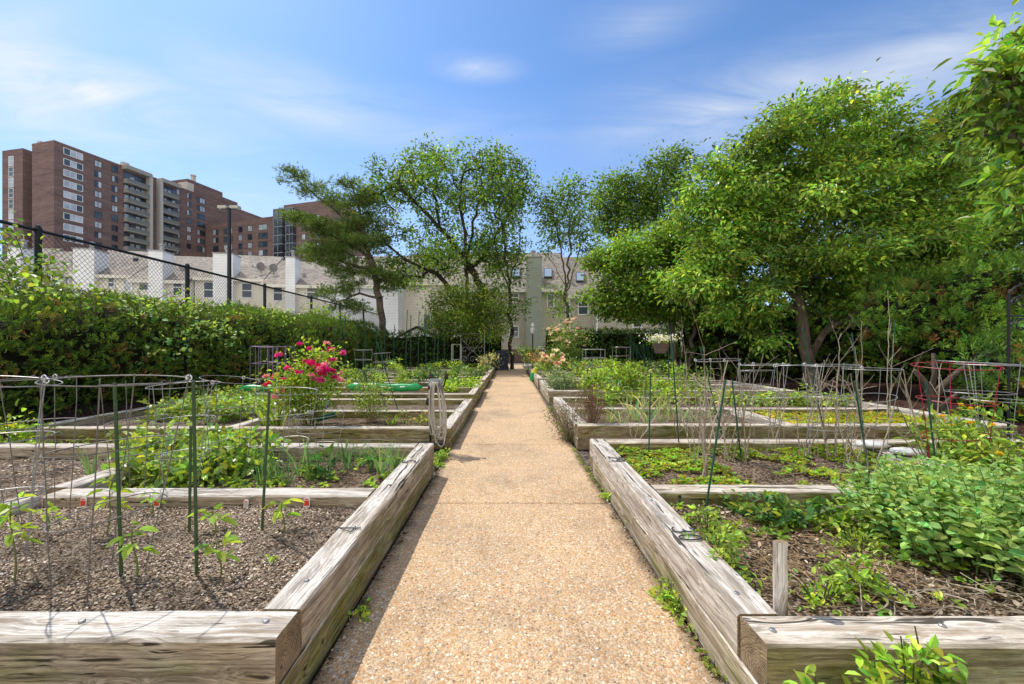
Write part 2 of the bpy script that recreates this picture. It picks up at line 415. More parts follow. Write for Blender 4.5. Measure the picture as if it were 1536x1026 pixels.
def brick_mat():
    m, nt = mat('red_brown_brick'); tc = objco(nt)
    s = nd(nt, 'ShaderNodeSeparateXYZ'); nt.links.new(tc, s.inputs[0])
    cb = nd(nt, 'ShaderNodeCombineXYZ'); nt.links.new(math_(nt, 'ADD', s.outputs[0], s.outputs[1]), cb.inputs[0]); nt.links.new(s.outputs[2], cb.inputs[1])
    b = nd(nt, 'ShaderNodeTexBrick'); nt.links.new(cb.outputs[0], b.inputs['Vector'])
    b.inputs['Color1'].default_value = (.19, .13, .116, 1); b.inputs['Color2'].default_value = (.145, .10, .094, 1); b.inputs['Mortar'].default_value = (.2, .145, .125, 1)
    b.inputs['Scale'].default_value = 1.0; b.inputs['Mortar Size'].default_value = .012; b.inputs['Brick Width'].default_value = .8; b.inputs['Row Height'].default_value = .26
    n = noise_(nt, vscale(nt, cb.outputs[0], (.05, .6, 1)), 1, 5, .7)
    n2 = noise_(nt, vscale(nt, cb.outputs[0], (.3, 2.4, 1)), 1, 4, .7)
    c = mixc(nt, 1.0, b.outputs[0], ramp(nt, n, [(.3, (.75, .75, .8)), (.7, (1.25, 1.2, 1.15))]), 'MULTIPLY')
    c = mixc(nt, 1.0, c, ramp(nt, n2, [(.3, (.8,) * 3), (.7, (1.18,) * 3)]), 'MULTIPLY')
    finish(nt, c, .9, None, 0, 0, 0, .15)
    return m
M['brick'] = brick_mat()
M['balcony_slab'] = plain('weathered_concrete', (.30, .28, .25), .85, .2, 0, 2, .2)
M['concrete'] = plain('concrete', (.50, .46, .40), .85, .2, 0, 2, .18)
M['frame'] = plain('window_frame', (.72, .72, .70), .5, .3, 0, 6, .08)
M['darkframe'] = plain('dark_window_frame', (.05, .05, .055), .5)
def glass_mat(name, a, b, sc=.3):
    m, nt = mat(name); oi = nd(nt, 'ShaderNodeObjectInfo')
    n = noise_(nt, vscale(nt, posco(nt), (1, 1, .6)), sc, 2)
    c = ramp(nt, n, [(.4, a), (.6, b)])
    finish(nt, c, .08, None, 0, 0, 0, .9)
    return m
M['glass'] = glass_mat('window_glass', (.015, .02, .03), (.06, .085, .11))
M['glass_pale'] = glass_mat('curtained_glass', (.30, .33, .37), (.50, .53, .57))
M['black_metal'] = plain('black_metal', (.012, .012, .013), .45, .4)
M['green_metal'] = plain('green_coated_stake', (.045, .085, .03), .5, .4, 0, 40, .25)
M['darkgreen_metal'] = plain('dark_green_coated_stake', (.014, .075, .045), .5, .4, 0, 40, .25)
M['galv'] = plain('galvanised_wire', (.34, .33, .32), .45, .5, .5, 30, .2)
M['rusty'] = plain('dull_wire', (.20, .18, .165), .6, .4, .3, 30, .3)
M['red_wire'] = plain('red_coated_wire', (.30, .018, .03), .4, .4)
M['lilac_wire'] = plain('lilac_coated_wire', (.34, .24, .40), .5, .4)
M['darkgreen_net'] = plain('dark_green_plastic', (.01, .12, .06), .4, .4)
M['bolt'] = plain('steel_bolt', (.33, .33, .34), .4, .5, .7)
M['digit'] = plain('steel_digit', (.07, .07, .075), .5, .4, .3)
# ================================================================== camera, sky, sun
cam = bpy.data.cameras.new('camera'); cam.sensor_width = 36; cam.lens = F / 1536 * 36
cam.shift_x = (768 - CX) / 1536; cam.shift_y = (CY - 513) / 1536
cam.clip_start = .05; cam.clip_end = 2000
co = link('camera', cam); co.location = (0, 0, H); co.rotation_euler = (R(90), 0, 0)
scene.camera = co
SUN_EL, SUN_DIR = R(55), (-.785, .62)
az = math.atan2(SUN_DIR[0], SUN_DIR[1])          # from +Y towards +X
sd = Vector((math.sin(az) * math.cos(SUN_EL), math.cos(az) * math.cos(SUN_EL), math.sin(SUN_EL)))
sun = bpy.data.lights.new('sun', 'SUN'); sun.energy = 4.4; sun.angle = R(.55); sun.color = (1, .95, .86)
so = link('sun', sun); so.rotation_euler = sd.to_track_quat('Z', 'Y').to_euler(); so.location = (0, 0, 30)
w = bpy.data.worlds.new('World'); scene.world = w; w.use_nodes = True
nt = w.node_tree; nt.nodes.clear()
sky = nd(nt, 'ShaderNodeTexSky'); sky.sky_type = 'NISHITA'; sky.sun_disc = False
sky.sun_elevation = SUN_EL; sky.sun_rotation = az; sky.air_density = 1.0; sky.dust_density = .6; sky.ozone_density = 1.6; sky.altitude = 50
tc = nd(nt, 'ShaderNodeTexCoord'); sx = nd(nt, 'ShaderNodeSeparateXYZ'); nt.links.new(tc.outputs['Generated'], sx.inputs[0])
zc = math_(nt, 'MAXIMUM', sx.outputs[2], .06)
cb = nd(nt, 'ShaderNodeCombineXYZ')
nt.links.new(math_(nt, 'DIVIDE', sx.outputs[0], zc), cb.inputs[0]); nt.links.new(math_(nt, 'DIVIDE', sx.outputs[1], zc), cb.inputs[1])
cl = noise_(nt, vscale(nt, cb.outputs[0], (.55, 1.3, 1)), 1.7, 9, .62, 1.1)
cl2 = noise_(nt, vscale(nt, cb.outputs[0], (.3, .42, 1)), 1.0, 3, .5)
def blob(px, py, wx, wy):                        # a patch of cirrus around one direction of the sky
    d = (Vector(((px - CX) / F, 1, (CY - py) / F))).normalized()
    rx = nd(nt, 'ShaderNodeVectorMath', operation='SUBTRACT'); nt.links.new(tc.outputs['Generated'], rx.inputs[0]); rx.inputs[1].default_value = d
    sc = nd(nt, 'ShaderNodeVectorMath', operation='MULTIPLY'); nt.links.new(rx.outputs[0], sc.inputs[0]); sc.inputs[1].default_value = (1 / wx, 1 / wx, 1 / wy)
    ln = nd(nt, 'ShaderNodeVectorMath', operation='LENGTH'); nt.links.new(sc.outputs[0], ln.inputs[0])
    return math_(nt, 'SUBTRACT', 1.0, ln.outputs['Value'], True)
bl = None
for a in [(150, 140, .36, .10, 1.0), (30, 110, .34, .17, .85), (470, 160, .5, .08, .6), (1090, 165, .4, .10, .75), (1340, 110, .42, .12, .6), (715, 102, .13, .03, .8), (965, 35, .2, .06, .35), (990, 130, .24, .06, .3), (330, 300, .6, .12, .3), (600, 190, .5, .08, .3)]:
    b = math_(nt, 'MULTIPLY', math_(nt, 'POWER', blob(*a[:4]), 1.6), a[4]); bl = b if bl is None else math_(nt, 'MAXIMUM', bl, b)
cm = math_(nt, 'MULTIPLY', bl, math_(nt, 'MULTIPLY', ramp(nt, cl, [(.33, (.05,) * 3), (.78, (1,) * 3)]), 1.55))
cm = math_(nt, 'ADD', cm, math_(nt, 'MULTIPLY', ramp(nt, cl2, [(.4, (0,) * 3), (.75, (1,) * 3)]), math_(nt, 'MULTIPLY', ramp(nt, cl, [(.45, (0,) * 3), (.8, (1,) * 3)]), .12)), True)
skyb = mixc(nt, 1.0, sky.outputs[0], (.79, 1.05, 1.31), 'MULTIPLY')
skyc = mixc(nt, cm, skyb, (6.0, 6.3, 6.6))
hz = ramp(nt, sx.outputs[2], [(0, (.42,) * 3), (.55, (0,) * 3)])      # haze whitening towards the horizon
skyc = mixc(nt, hz, skyc, (4.9, 5.6, 6.6))
# bright white cloud added unseen behind the viewer, to light faces the sun misses
rear_fill = math_(nt, 'MULTIPLY', math_(nt, 'SUBTRACT', math_(nt, 'MULTIPLY', sx.outputs[1], -1.0), .12), 2.6, True)
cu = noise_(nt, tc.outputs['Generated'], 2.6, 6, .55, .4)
skyc = mixc(nt, math_(nt, 'MULTIPLY', rear_fill, ramp(nt, cu, [(.28, (0,) * 3), (.5, (1,) * 3)])), skyc, (9.4, 9.05, 8.5))
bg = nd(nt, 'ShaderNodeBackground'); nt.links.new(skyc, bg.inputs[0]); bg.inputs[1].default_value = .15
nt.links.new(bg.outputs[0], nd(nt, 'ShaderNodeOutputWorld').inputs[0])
scene.render.engine = 'CYCLES'
scene.view_settings.view_transform = 'Standard'; scene.view_settings.look = 'None'; scene.view_settings.exposure = 0; scene.view_settings.gamma = 1
scene.render.resolution_x = 1024; scene.render.resolution_y = 684
scene.cycles.max_bounces = 8; scene.cycles.diffuse_bounces = 5; scene.cycles.transmission_bounces = 4; scene.cycles.transparent_max_bounces = 4

# ================================================================== ground, path
def nz(x, y, s=1.0, z=0.0): return mnoise.noise(Vector((x * s, y * s, z)))
m = MB(); m.quad((-500, -60, -.035), (500, -60, -.035), (500, 900, -.035), (-500, 900, -.035))
tag(m.build('ground', M['ground']), kind='structure')
m = MB(); m.quad((-.78, -1.2, -.016), (.835, -1.2, -.016), (.835, 30, -.016), (-.78, 30, -.016), mi=1)
ys = [-1.2] + [1.33 + 1.99 * k for k in range(15)]
for a, b in zip(ys[:-1], ys[1:]):
    g = .006; x0, x1 = -.765, .82
    a2, b2 = a + g, b - g; c = .01
    V = [(x0, a2 + c, 0), (x1, a2 + c, 0), (x1, b2 - c, 0), (x0, b2 - c, 0), (x0, a2, -.008), (x1, a2, -.008), (x1, b2, -.008), (x0, b2, -.008), (x0, a2, -.03), (x1, a2, -.03), (x1, b2, -.03), (x0, b2, -.03)]
    m.add(V, [(0, 1, 2, 3), (4, 5, 1, 0), (2, 6, 7, 3)[::1], (8, 9, 5, 4), (6, 10, 11, 7), (5, 9, 10, 6), (1, 5, 6, 2), (4, 0, 3, 7), (8, 4, 7, 11)])
tag(m.build('path', [M['path'], M['joint']]), kind='structure')
# crumbs, pebbles and dirt along the foot of the timbers
m = MB(); n = 1500
for side, xs in ((-1, -.765), (1, .82)):
    yy = 1.0 + rng.random(n // 2) ** 1.6 * 9; xx = xs - side * np.abs(rng.normal(0, .03, n // 2)) * (rng.random(n // 2) ** .5)
    r = rng.uniform(.002, .007, n // 2) * rng.choice([1, 1, 1, 1.7], n // 2)
    for x, y, q in zip(xx, yy, r):
        c = random.choice([(.10, .075, .05), (.2, .15, .1), (.42, .36, .28), (.07, .05, .035), (.35, .22, .1)])
        V = np.array([(1, 0, 0), (0, 1, 0), (-1, 0, 0), (0, -1, 0), (0, 0, .8), (0, 0, -.5)]) * q * rng.uniform(.7, 1.3, (6, 1))
        a = rng.random() * PI; V = np.c_[V[:, 0] * math.cos(a) - V[:, 1] * math.sin(a), V[:, 0] * math.sin(a) + V[:, 1] * math.cos(a), V[:, 2]]
        m.add(V + (x, y, q * .45), [(0, 1, 4), (1, 2, 4), (2, 3, 4), (3, 0, 4), (1, 0, 5), (2, 1, 5), (3, 2, 5), (0, 3, 5)], c)
tag(m.build('gravel_crumbs', M['dry']), 'small pebbles and dirt crumbs along both edges of the path', 'gravel', kind='stuff')

for i, (px, py, l_) in enumerate(((476, 812, .05), (838, 718, .02), (1001, 758, .015), (795, 706, .015), (748, 590, .04), (716, 606, .03), (690, 622, .03))):
    p = G(px, py, .003); m = MB(); a = rng.random() * 3
    m.leaves([(0, 0, 0)], [(math.cos(a), math.sin(a), .1)], [(0.1, .1, 1)], l_, l_ * .35, (.10, .065, .035), .3, 6, -.2)
    o = m.build('fallen_leaf', M['dry']); o.location = p
    tag(o, 'dry curled brown leaf lying on the path, %s counted from the viewer' % ('second', 'fourth', 'third', 'fifth', 'farthest', 'seventh', 'sixth')[i] if i else 'dry curled brown leaf lying on the path, nearest the viewer at the left', 'leaf', 'fallen leaves on the path')
def sheet(name, x0, x1, y0, y1, zf, mt, nx, ny, kind='structure', parent=None):
    X, Y = np.meshgrid(np.linspace(x0, x1, nx), np.linspace(y0, y1, ny))
    Z = np.array([zf(a, b) for a, b in zip(X.ravel(), Y.ravel())])
    i = (np.arange(ny - 1)[:, None] * nx + np.arange(nx - 1)[None]).ravel()
    mm = MB().add(np.c_[X.ravel(), Y.ravel(), Z], np.stack([i, i + 1, i + nx + 1, i + nx], 1))
    o = mm.build(name, mt, parent, smooth=True)
    if kind: tag(o, kind=kind)
    return o
sheet('mulch_bank', -9.6, -6.5, -1, 24, lambda x, y: .02 + .30 * min(1, max(0, (-x - 6.5) / 1.1)) + .05 * nz(x, y, 1.7), M['redmulch'], 30, 90)
sheet('shaded_bank', 6.6, 13.5, 1.0, 24, lambda x, y: -.01 + .12 * min(1, (x - 6.6) / 2) + .05 * nz(x, y, 1.7, 5), M['redmulch'], 40, 90)

# ================================================================== raised beds
def timber(L, w, h, nseg=None):
    n = nseg or max(3, int(L / .11)); c = .010
    prof = [(-w / 2 + c, -h / 2), (w / 2 - c, -h / 2), (w / 2, -h / 2 + c), (w / 2, h / 2 - c), (w / 2 - c, h / 2), (-w / 2 + c, h / 2), (-w / 2, h / 2 - c), (-w / 2, -h / 2 + c)]
    V = []; s0 = rng.random() * 50
    for i in range(n + 1):
        x = -L / 2 + L * i / n
        for k, (y, z) in enumerate(prof):
            j = .0035 * mnoise.noise(Vector((x * 3 + s0, k * 3.1, s0))) + .0035 * mnoise.noise(Vector((x * 11 + s0, k * 7.1, s0))); j2 = .003 * mnoise.noise(Vector((x * 3.7, s0, k * 2.3))) - .010 * max(0, mnoise.noise(Vector((x * 6 + s0, k * 5.3, 4))) - .35)
            V.append((x + (.004 * mnoise.noise(Vector((s0, y * 30, z * 30))) if i in (0, n) else 0), y + j, z + j2))
    Fs = []
    for i in range(n):
        for k in range(8):
            k2 = (k + 1) % 8; Fs.append((i * 8 + k, (i + 1) * 8 + k, (i + 1) * 8 + k2, i * 8 + k2))
    Fs.append(tuple(range(8))); Fs.append(tuple(n * 8 + k for k in range(8))[::-1])
    return MB().add(V, Fs)
TW = .155
def lay(parent, axis, a, b, pos, ztop, h, mt, w=TW, jit=.004):
    """one or more timbers end to end along an axis from a to b, centred on pos"""
    n = max(1, int(math.ceil((b - a) / 3.1))); L = (b - a) / n
    for i in range(n):
        c = a + L * (i + .5)
        dz = random.uniform(-jit, 0) ; dp = random.uniform(-jit, jit)
        o = timber(L - .006, w, h).build('timber', mt, parent)
        o.location = (c, pos + dp, ztop - h / 2 + dz) if axis == 'x' else (pos + dp, c, ztop - h / 2 + dz)
        o.rotation_euler = (0, 0, (0 if axis == 'x' else PI / 2) + random.uniform(-.002, .002))
def bolts(parent, pts):
    for p in pts:
        mb = MB().lathe([(0, .0035), (.008, .003), (.0105, .0005), (.0105, -.004)], 10)
        mb.build('bolt', M['bolt'], parent, loc=p)
def raised_bed(label, x0, x1, y0, y1, zt, cross=(), soils=(), front='timber', side='timber', path_side=None, h=.165, lap=True):
    t = thing('raised_bed', label, 'raised bed', ((x0 + x1) / 2, (y0 + y1) / 2, 0), group='raised timber beds along the path')
    t['_o'] = 1; del t['_o']
    ofs = Vector(t.location)
    fm, sm = M[front], M[side]
    hw = TW / 2
    kids0 = set(bpy.data.objects)
    for k in range(2):
        top = zt - k * (h + .002); hh = h if k == 0 else max(.03, top + .02); e = .003 * k
        lay(t, 'x', x0 + (0 if k == 0 else TW), x1 - (0 if k == 0 else TW), y0 + hw + e, top, hh, fm if k == 0 else M['timber_moss'])
        lay(t, 'x', x0 + (TW if k == 0 else 0), x1 - (TW if k == 0 else 0), y1 - hw, top, hh, fm)
        for x, mm in ((x0 + hw, sm), (x1 - hw, sm)):
            a, b = (y0 + TW + .002, y1 - (0 if k == 0 else 0)) if k == 0 else (y0 + .004, y1 - TW)
            if k == 0: b = y1
            lay(t, 'y', a, b, x, top, hh, mm if k == 0 else (M['timber_moss'] if side != 'timber' or x0 < 0 else M['timber_brown']))
    for ax, pos, a, b in cross:
        lay(t, ax, a, b, pos, zt - .004, h, fm if ax == 'x' else M['timber'])
    for (sx0, sx1, sy0, sy1, sz, mt, amp) in soils:
        nx, ny = max(4, int((sx1 - sx0) / .06)), max(4, int((sy1 - sy0) / .06))
        if y0 > 5: nx, ny = nx // 2, ny // 2
        sheet('soil', sx0, sx1, sy0, sy1, lambda x, y: sz + amp * (nz(x, y, 2.3) + .5 * nz(x, y, 7) + .35 * nz(x, y, 19)), M[mt], nx, ny, None, t)
    for o in t.children: o.location = Vector(o.location) - ofs if o.name.split('.')[0] != 'soil' else -ofs
    return t
LX = -.785; RX = .84
# ---- left
L1 = raised_bed('nearest left bed of pale grey timbers with grey mulch, tomato seedlings and tall green stakes', -6.4, LX, 1.34, 4.08, .32,
    [('x', 2.72, -3.09, LX - TW), ('y', -3.17, 2.8, 4.08 - TW), ('y', -3.17, 1.5, 2.64)],
    [(-3.12, LX - .1, 1.46, 2.70, .243, 'mulch', .012), (-3.12, LX - .1, 2.74, 3.99, .185, 'soil', .014), (-6.3, -3.22, 1.46, 3.99, .20, 'mulch', .014)], 'timber_brown', 'timber_brown')
L2 = raised_bed('second left bed with a pink rose bush and the hose stand at its front corner', -6.4, -.77, 5.15, 8.12, .25,
    [('x', 6.6, -3.6, -.77 - TW), ('y', -3.68, 5.3, 7.96)],
    [(-6.3, -3.72, 5.25, 8.03, .15, 'mulch', .015), (-3.64, -.87, 5.25, 6.58, .14, 'soil', .015), (-3.64, -.87, 6.62, 8.03, .14, 'mulch', .015)], 'timber_moss', 'timber_brown', h=.14)
L3 = raised_bed('third left bed with bright green clumps and a green bag lying along its front timber', -6.4, -.785, 8.62, 11.55, .28, [('x', 10.1, -6.2, -.95)],
    [(-6.3, -.88, 8.72, 10.08, .18, 'mulch', .015), (-6.3, -.88, 10.12, 11.45, .18, 'mulch', .015)], 'timber_moss', 'timber_moss', h=.14)
L4 = raised_bed('fourth left bed of low timbers with pale mulch and young vegetables', -6.4, -.785, 12.35, 15.3, .28, [('x', 13.8, -6.2, -.95)],
    [(-6.3, -.88, 12.45, 15.2, .19, 'mulch', .015)], 'timber_brown', 'timber_moss', h=.14)
L5 = raised_bed('farthest left bed with green vegetables and tall thin stakes', -6.4, -.785, 16.1, 20, .28, [('x', 17.8, -6.2, -.95)],
    [(-6.3, -.88, 16.2, 19.9, .19, 'soil', .015)], 'timber_brown', 'timber_moss', h=.14)
# ---- right
R1 = raised_bed('nearest right bed of cracked grey timbers with a mint clump and sedum ground cover', RX, 6.5, 1.31, 4.26, .32,
    [('x', 2.78, RX + TW, 3.45), ('y', 3.54, 1.48, 4.26 - TW)],
    [(RX + .1, 3.5, 1.42, 2.75, .225, 'soil', .02), (RX + .1, 3.5, 2.8, 4.15, .225, 'soil', .015), (3.56, 6.4, 1.42, 4.15, .19, 'soil', .02)], 'timber_moss', 'timber')
R2 = raised_bed('second right bed with dry brown stalks, garlic and bare canes behind mossy front timbers', RX + .02, 6.5, 5.13, 8.05, .29,
    [('x', 6.62, RX + TW + .02, 6.34), ('y', 3.66, 5.29, 6.54)],
    [(RX + .12, 6.4, 5.23, 6.6, .20, 'soil', .02), (RX + .12, 6.4, 6.65, 7.95, .2, 'soil', .02)], 'timber_moss', 'timber')
R3 = raised_bed('third right bed with a round grey green sage bush at its path corner', RX + .03, 6.5, 9.1, 12.0, .3, [('x', 10.6, RX + .2, 6.3)],
    [(RX + .15, 6.4, 9.2, 11.9, .2, 'soil', .02)], 'timber_brown', 'timber', h=.15)
R4 = raised_bed('fourth right bed with a peach rose bush at its path edge', RX + .03, 6.5, 12.75, 15.7, .3, [('x', 14.2, RX + .2, 6.3)],
    [(RX + .15, 6.4, 12.85, 15.6, .2, 'soil', .02)], 'timber_brown', 'timber', h=.15)
R5 = raised_bed('farthest right bed before the clipped dark hedge with wire cages in it', RX + .03, 6.5, 16.4, 20, .3, [('x', 18.2, RX + .2, 6.3)],
    [(RX + .15, 6.4, 16.5, 19.9, .2, 'soil', .02)], 'timber_brown', 'timber', h=.15)
def rel(t, p): return Vector(p) - Vector(t.location)
bolts(L1, [rel(L1, (G(px, py, .322).x, G(px, py, .322).y, .322)) for px, py in ((123, 931), (399, 931), (460, 870), (585, 727), (634, 676))])
bolts(R1, [rel(R1, (G(px, py, .322).x, G(px, py, .322).y, .322)) for px, py in ((1105, 889), (1159, 944), (1413, 937), (977, 750), (899, 668))])

# bent metal numbers nailed to the timbers, read from the path
def arc(cx, cy, rx, ry, a0, a1, n=10): return [(cx + rx * math.cos(R(a0 + (a1 - a0) * i / n)), cy + ry * math.sin(R(a0 + (a1 - a0) * i / n))) for i in range(n + 1)]
GL = {'0': [arc(.5, .5, .36, .5, 90, 450, 18)],
      '3': [arc(.45, .74, .36, .26, 150, -90, 10) + arc(.45, .26, .40, .26, 90, -150, 10)],
      '4': [[(.72, 0), (.72, 1), (.05, .3), (.95, .3)]],
      '5': [[(.85, 1), (.25, 1), (.18, .58)] + arc(.46, .32, .38, .32, 120, -140, 12)],
      '2': [arc(.48, .7, .36, .3, 160, -30, 9) + [(.1, 0), (.9, 0)]],
      '9': [arc(.5, .7, .34, .3, 0, 360, 14) + [(.84, .5), (.6, 0)]]}
def number(bed, txt, y, xc, size, facing):
    """facing -1: reader on the path looks towards -X (left bed); +1: towards +X"""
    for i, ch in enumerate(txt):
        mb = MB(); u0 = (i - len(txt) / 2) * size * .72
        for st in GL[ch]:
            pts = []
            for a, b in st:
                u = u0 + a * size * .62; v = (b - .5) * size
                pts.append((xc + facing * v, y - facing * u, .327) if True else 0)
            mb.tube(pts, .0044, 5)
        mb.build('number_digit', M['digit'], bed, loc=-Vector(bed.location))
number(L1, '4', G(530, 795, .32).y, LX - TW / 2, .115, -1)
number(L1, '5', G(616, 693, .32).y, LX - TW / 2, .115, -1)
number(R1, '30', G(1022, 803, .32).y, RX + TW / 2, .115, 1)
number(R1, '29', G(924, 690, .32).y, RX + TW / 2, .115, 1)

# loose wood chips on the near left plot: nobody could count them
def chips(name, label, x0, x1, y0, y1, z, n, cols, smax=.016):
    m = MB(); P = np.c_[rng.uniform(x0, x1, n), rng.uniform(y0, y1, n), np.full(n, z)]
    P[:, 2] += np.array([.012 * (nz(a, b, 2.3) + .5 * nz(a, b, 7) + .35 * nz(a, b, 19)) for a, b in P[:, :2]]) + rng.uniform(0, .006, n)
    D = np.c_[rng.normal(size=(n, 2)), rng.normal(0, .35, n)]; N = np.c_[rng.normal(0, .5, (n, 2)), np.ones(n)]
    L = rng.uniform(.005, smax, n) * rng.choice([1, 1, 1.5], n)
    m.leaves(P, D, N, L, L * rng.uniform(.35, .8, n), np.array(cols)[rng.integers(0, len(cols), n)] * rng.uniform(.7, 1.25, (n, 1)) * np.clip(1 + .9 * np.array([[nz(a, b, 2.2, 7) + .6 * nz(a, b, 6, 2)] for a, b in P[:, :2]]), .4, 1.25), .05, 6, 0)
    return tag(m.build(name, M['dry']), label, 'mulch', kind='stuff')
CH = [(.50, .38, .28), (.36, .26, .175), (.66, .56, .45), (.20, .14, .095), (.44, .32, .21)]
chips('wood_chips', 'grey brown wood chips covering the near left plot', -3.05, LX - .16, 1.5, 2.63, .247, 22000, CH, .0125)
chips('wood_chips', 'coarse pale chips on the left plot beside the leafy strawberry patch', -6.2, -3.26, 1.6, 3.9, .204, 12000, CH, .022)
chips('wood_chips', 'dry grey litter on the near right plot around the short wooden post', RX + .17, 3.4, 1.5, 2.7, .236, 5000, [(.40, .29, .19), (.24, .17, .11), (.52, .42, .31), (.13, .09, .06)], .024)
# ================================================================== buildings
def frame_axes(o, u):
    u = Vector((u[0], u[1], 0)).normalized(); n = Vector((u.y, -u.x, 0))     # n looks out of the facade
    return u, n
class Facade:
    def __init__(s, o, u): s.o = Vector((o[0], o[1], 0)); s.u, s.n = frame_axes(o, u)
    def p(s, a, d, z): return s.o + s.u * a + s.n * d + Vector((0, 0, z))      # a along, d outward, z up
    def box(s, mb, a0, a1, d0, d1, z0, z1, mi=0, col=None):
        V = [s.p(a, d, z) for z in (z0, z1) for d in (d0, d1) for a in (a0, a1)]
        return mb.add([tuple(v) for v in V], [(0, 1, 3, 2), (4, 6, 7, 5), (0, 4, 5, 1), (2, 3, 7, 6), (0, 2, 6, 4), (1, 5, 7, 3)], col, mi)
    def a_of(s, px, d=0):
        k = (px - CX) / F; o = s.o + s.n * d
        return (k * o.y - o.x) / (s.u.x - k * s.u.y)
    def y_of(s, a, d=0): return (s.o + s.u * a + s.n * d).y
    def z_of(s, py, a, d=0): return H - (py - CY) / F * s.y_of(a, d)

def window(fc, parent, a0, a1, z0, z1, d, split=False, glass='glass', frame='frame', fw=.07, mull=0, rail=True, subs=True):
    mb = MB(); dd = .06
    fc.box(mb, a0 - fw, a1 + fw, d - .02, d + dd, z0 - fw, z0); fc.box(mb, a0 - fw, a1 + fw, d - .02, d + dd, z1, z1 + fw)
    fc.box(mb, a0 - fw, a0, d - .02, d + dd - .003, z0, z1); fc.box(mb, a1, a1 + fw, d - .02, d + dd - .003, z0, z1)
    for i in range(mull): 
        x = a0 + (a1 - a0) * (i + 1) / (mull + 1); fc.box(mb, x - fw * .35, x + fw * .35, d - .02, d + dd - .006, z0, z1)
    if rail: fc.box(mb, a0, a1, d - .02, d + dd - .009, (z0 + z1) / 2 - fw * .4, (z0 + z1) / 2 + fw * .4)
    if not subs:
        panes = max(1, mull + 1)
        for i in range(panes):
            fc.box(mb, a0 + (a1 - a0) * i / panes, a0 + (a1 - a0) * (i + 1) / panes, d - .02, d + .012, z0, z1, 1 if random.random() < .55 else 2)
        return mb.build('window', [M[frame], M['glass'], M['glass_pale']], parent)
    w_ = mb.build('window', M[frame], parent)
    g = MB(); fc.box(g, a0, a1, d - .02, d + .012, z0, z1); g.build('pane', M[glass], w_)
    return w_

M['pier'] = plain('pale_pier', (.42, .40, .37), .8)
M['bayband'] = plain('grey_band', (.20, .22, .24), .7)
M['balcony'] = plain('balcony_rail', (.16, .17, .16), .6)
# ---------------- brick apartment block far behind
A0 = Vector(((81 - CX) / F * 100, 100, 0)); A1 = Vector(((310 - CX) / F * 138, 138, 0))
apt = thing('apartment_building', 'tall red brown brick apartment block with balconies and a lower wing, far behind the houses', 'building', (A0.x, A0.y, 0))
def fin(t):                                   # children were built in world space: bring them under the thing's base
    def rec(o, top):
        pass
    for o in t.children:
        if not o.get('_done'): o.location = Vector(o.location) - Vector(t.location)
fa = Facade((A0.x, A0.y), (A1 - A0)); LA = (A1 - A0).length; TOP = 52.5
fb = Facade((A0.x - 7.6, A0.y + 1.0), (7.6, -1.0))
W_ = MB()
fa.box(W_, 0, 12, -8, 0, 0, TOP); fa.box(W_, 12, LA + 24, -19, 0, 0, TOP - .01)
Lf = -8.6
fw_ = Facade((-132.2, 104.0), (7.2, -1.5)); fw_.box(W_, 0, 7.3, -15, 0, 0, TOP - .3)
W_.build('wall', M['brick'], apt)
par = MB(); fa.box(par, -.05, 12, -8.05, .12, TOP, TOP + .45); fa.box(par, 12, LA + 24.05, -19.05, .118, TOP, TOP + .448); par.build('parapet', M['brick'], apt)
# vents and chimneys on the roof
for a, d, sa, h_, mtn in ((.6, -6.2, 1.2, .9, 'concrete'), (15.2, -.8, 1.6, 1.6, 'concrete')):
    b = MB(); fa.box(b, a, a + sa, d - 1.2, d, TOP + .45, TOP + .45 + h_); b.build('roof_vent', M[mtn], apt)
ph = MB(); fa.box(ph, LA - 4.5, LA + 8, -14, -2.5, TOP + .45, TOP + 5.2); fa.box(ph, LA + 8, LA + 15, -14, -3.5, TOP + .45, TOP + 4.0); ph.build('penthouse', M['brick'], apt)
ph = MB(); fa.box(ph, LA - 5.0, LA - 2.6, -6, -2.3, TOP + .45, TOP + 4.0); ph.build('elevator_shaft', M['concrete'], apt)
c = MB(); fa.box(c, LA - 2.2, LA - 1.2, -4.2, -3.2, TOP + 5.2, TOP + 7.2); c.lathe([(.8, 0), (.9, .4), (0, .7)], 8, tuple(fa.p(LA - 1.7, -3.7, TOP + 7.2))); c.build('chimney', M['concrete'], apt)
FL = 2.76
def aw(px): return fa.a_of(px)
for px0, px1, py, n_, ml in ((96, 123.5, 231, 9, 2), (142, 152, 246, 9, 1), (168, 176, 254, 9, 1)):
    a0, a1 = aw(px0), aw(px1); zt = fa.z_of(py, (a0 + a1) / 2) + .75
    for k in range(n_): window(fa, apt, a0, a1, zt - 1.5 - k * FL, zt - k * FL, 0, frame='frame' if ml == 2 else 'darkframe', mull=ml, rail=False, fw=.12, subs=False)
for px0, px1, py, n_, ml in ((265, 269, 288, 8, 1), (280.5, 286, 294, 7, 1), (296, 307, 301, 7, 2)):
    a0, a1 = aw(px0), aw(px1); zt = fa.z_of(py, (a0 + a1) / 2) + .8
    for k in range(n_): window(fa, apt, a0, a1, zt - 1.6 - k * FL, zt - k * FL, 0, frame='darkframe', mull=ml, rail=False, fw=.12, subs=False)
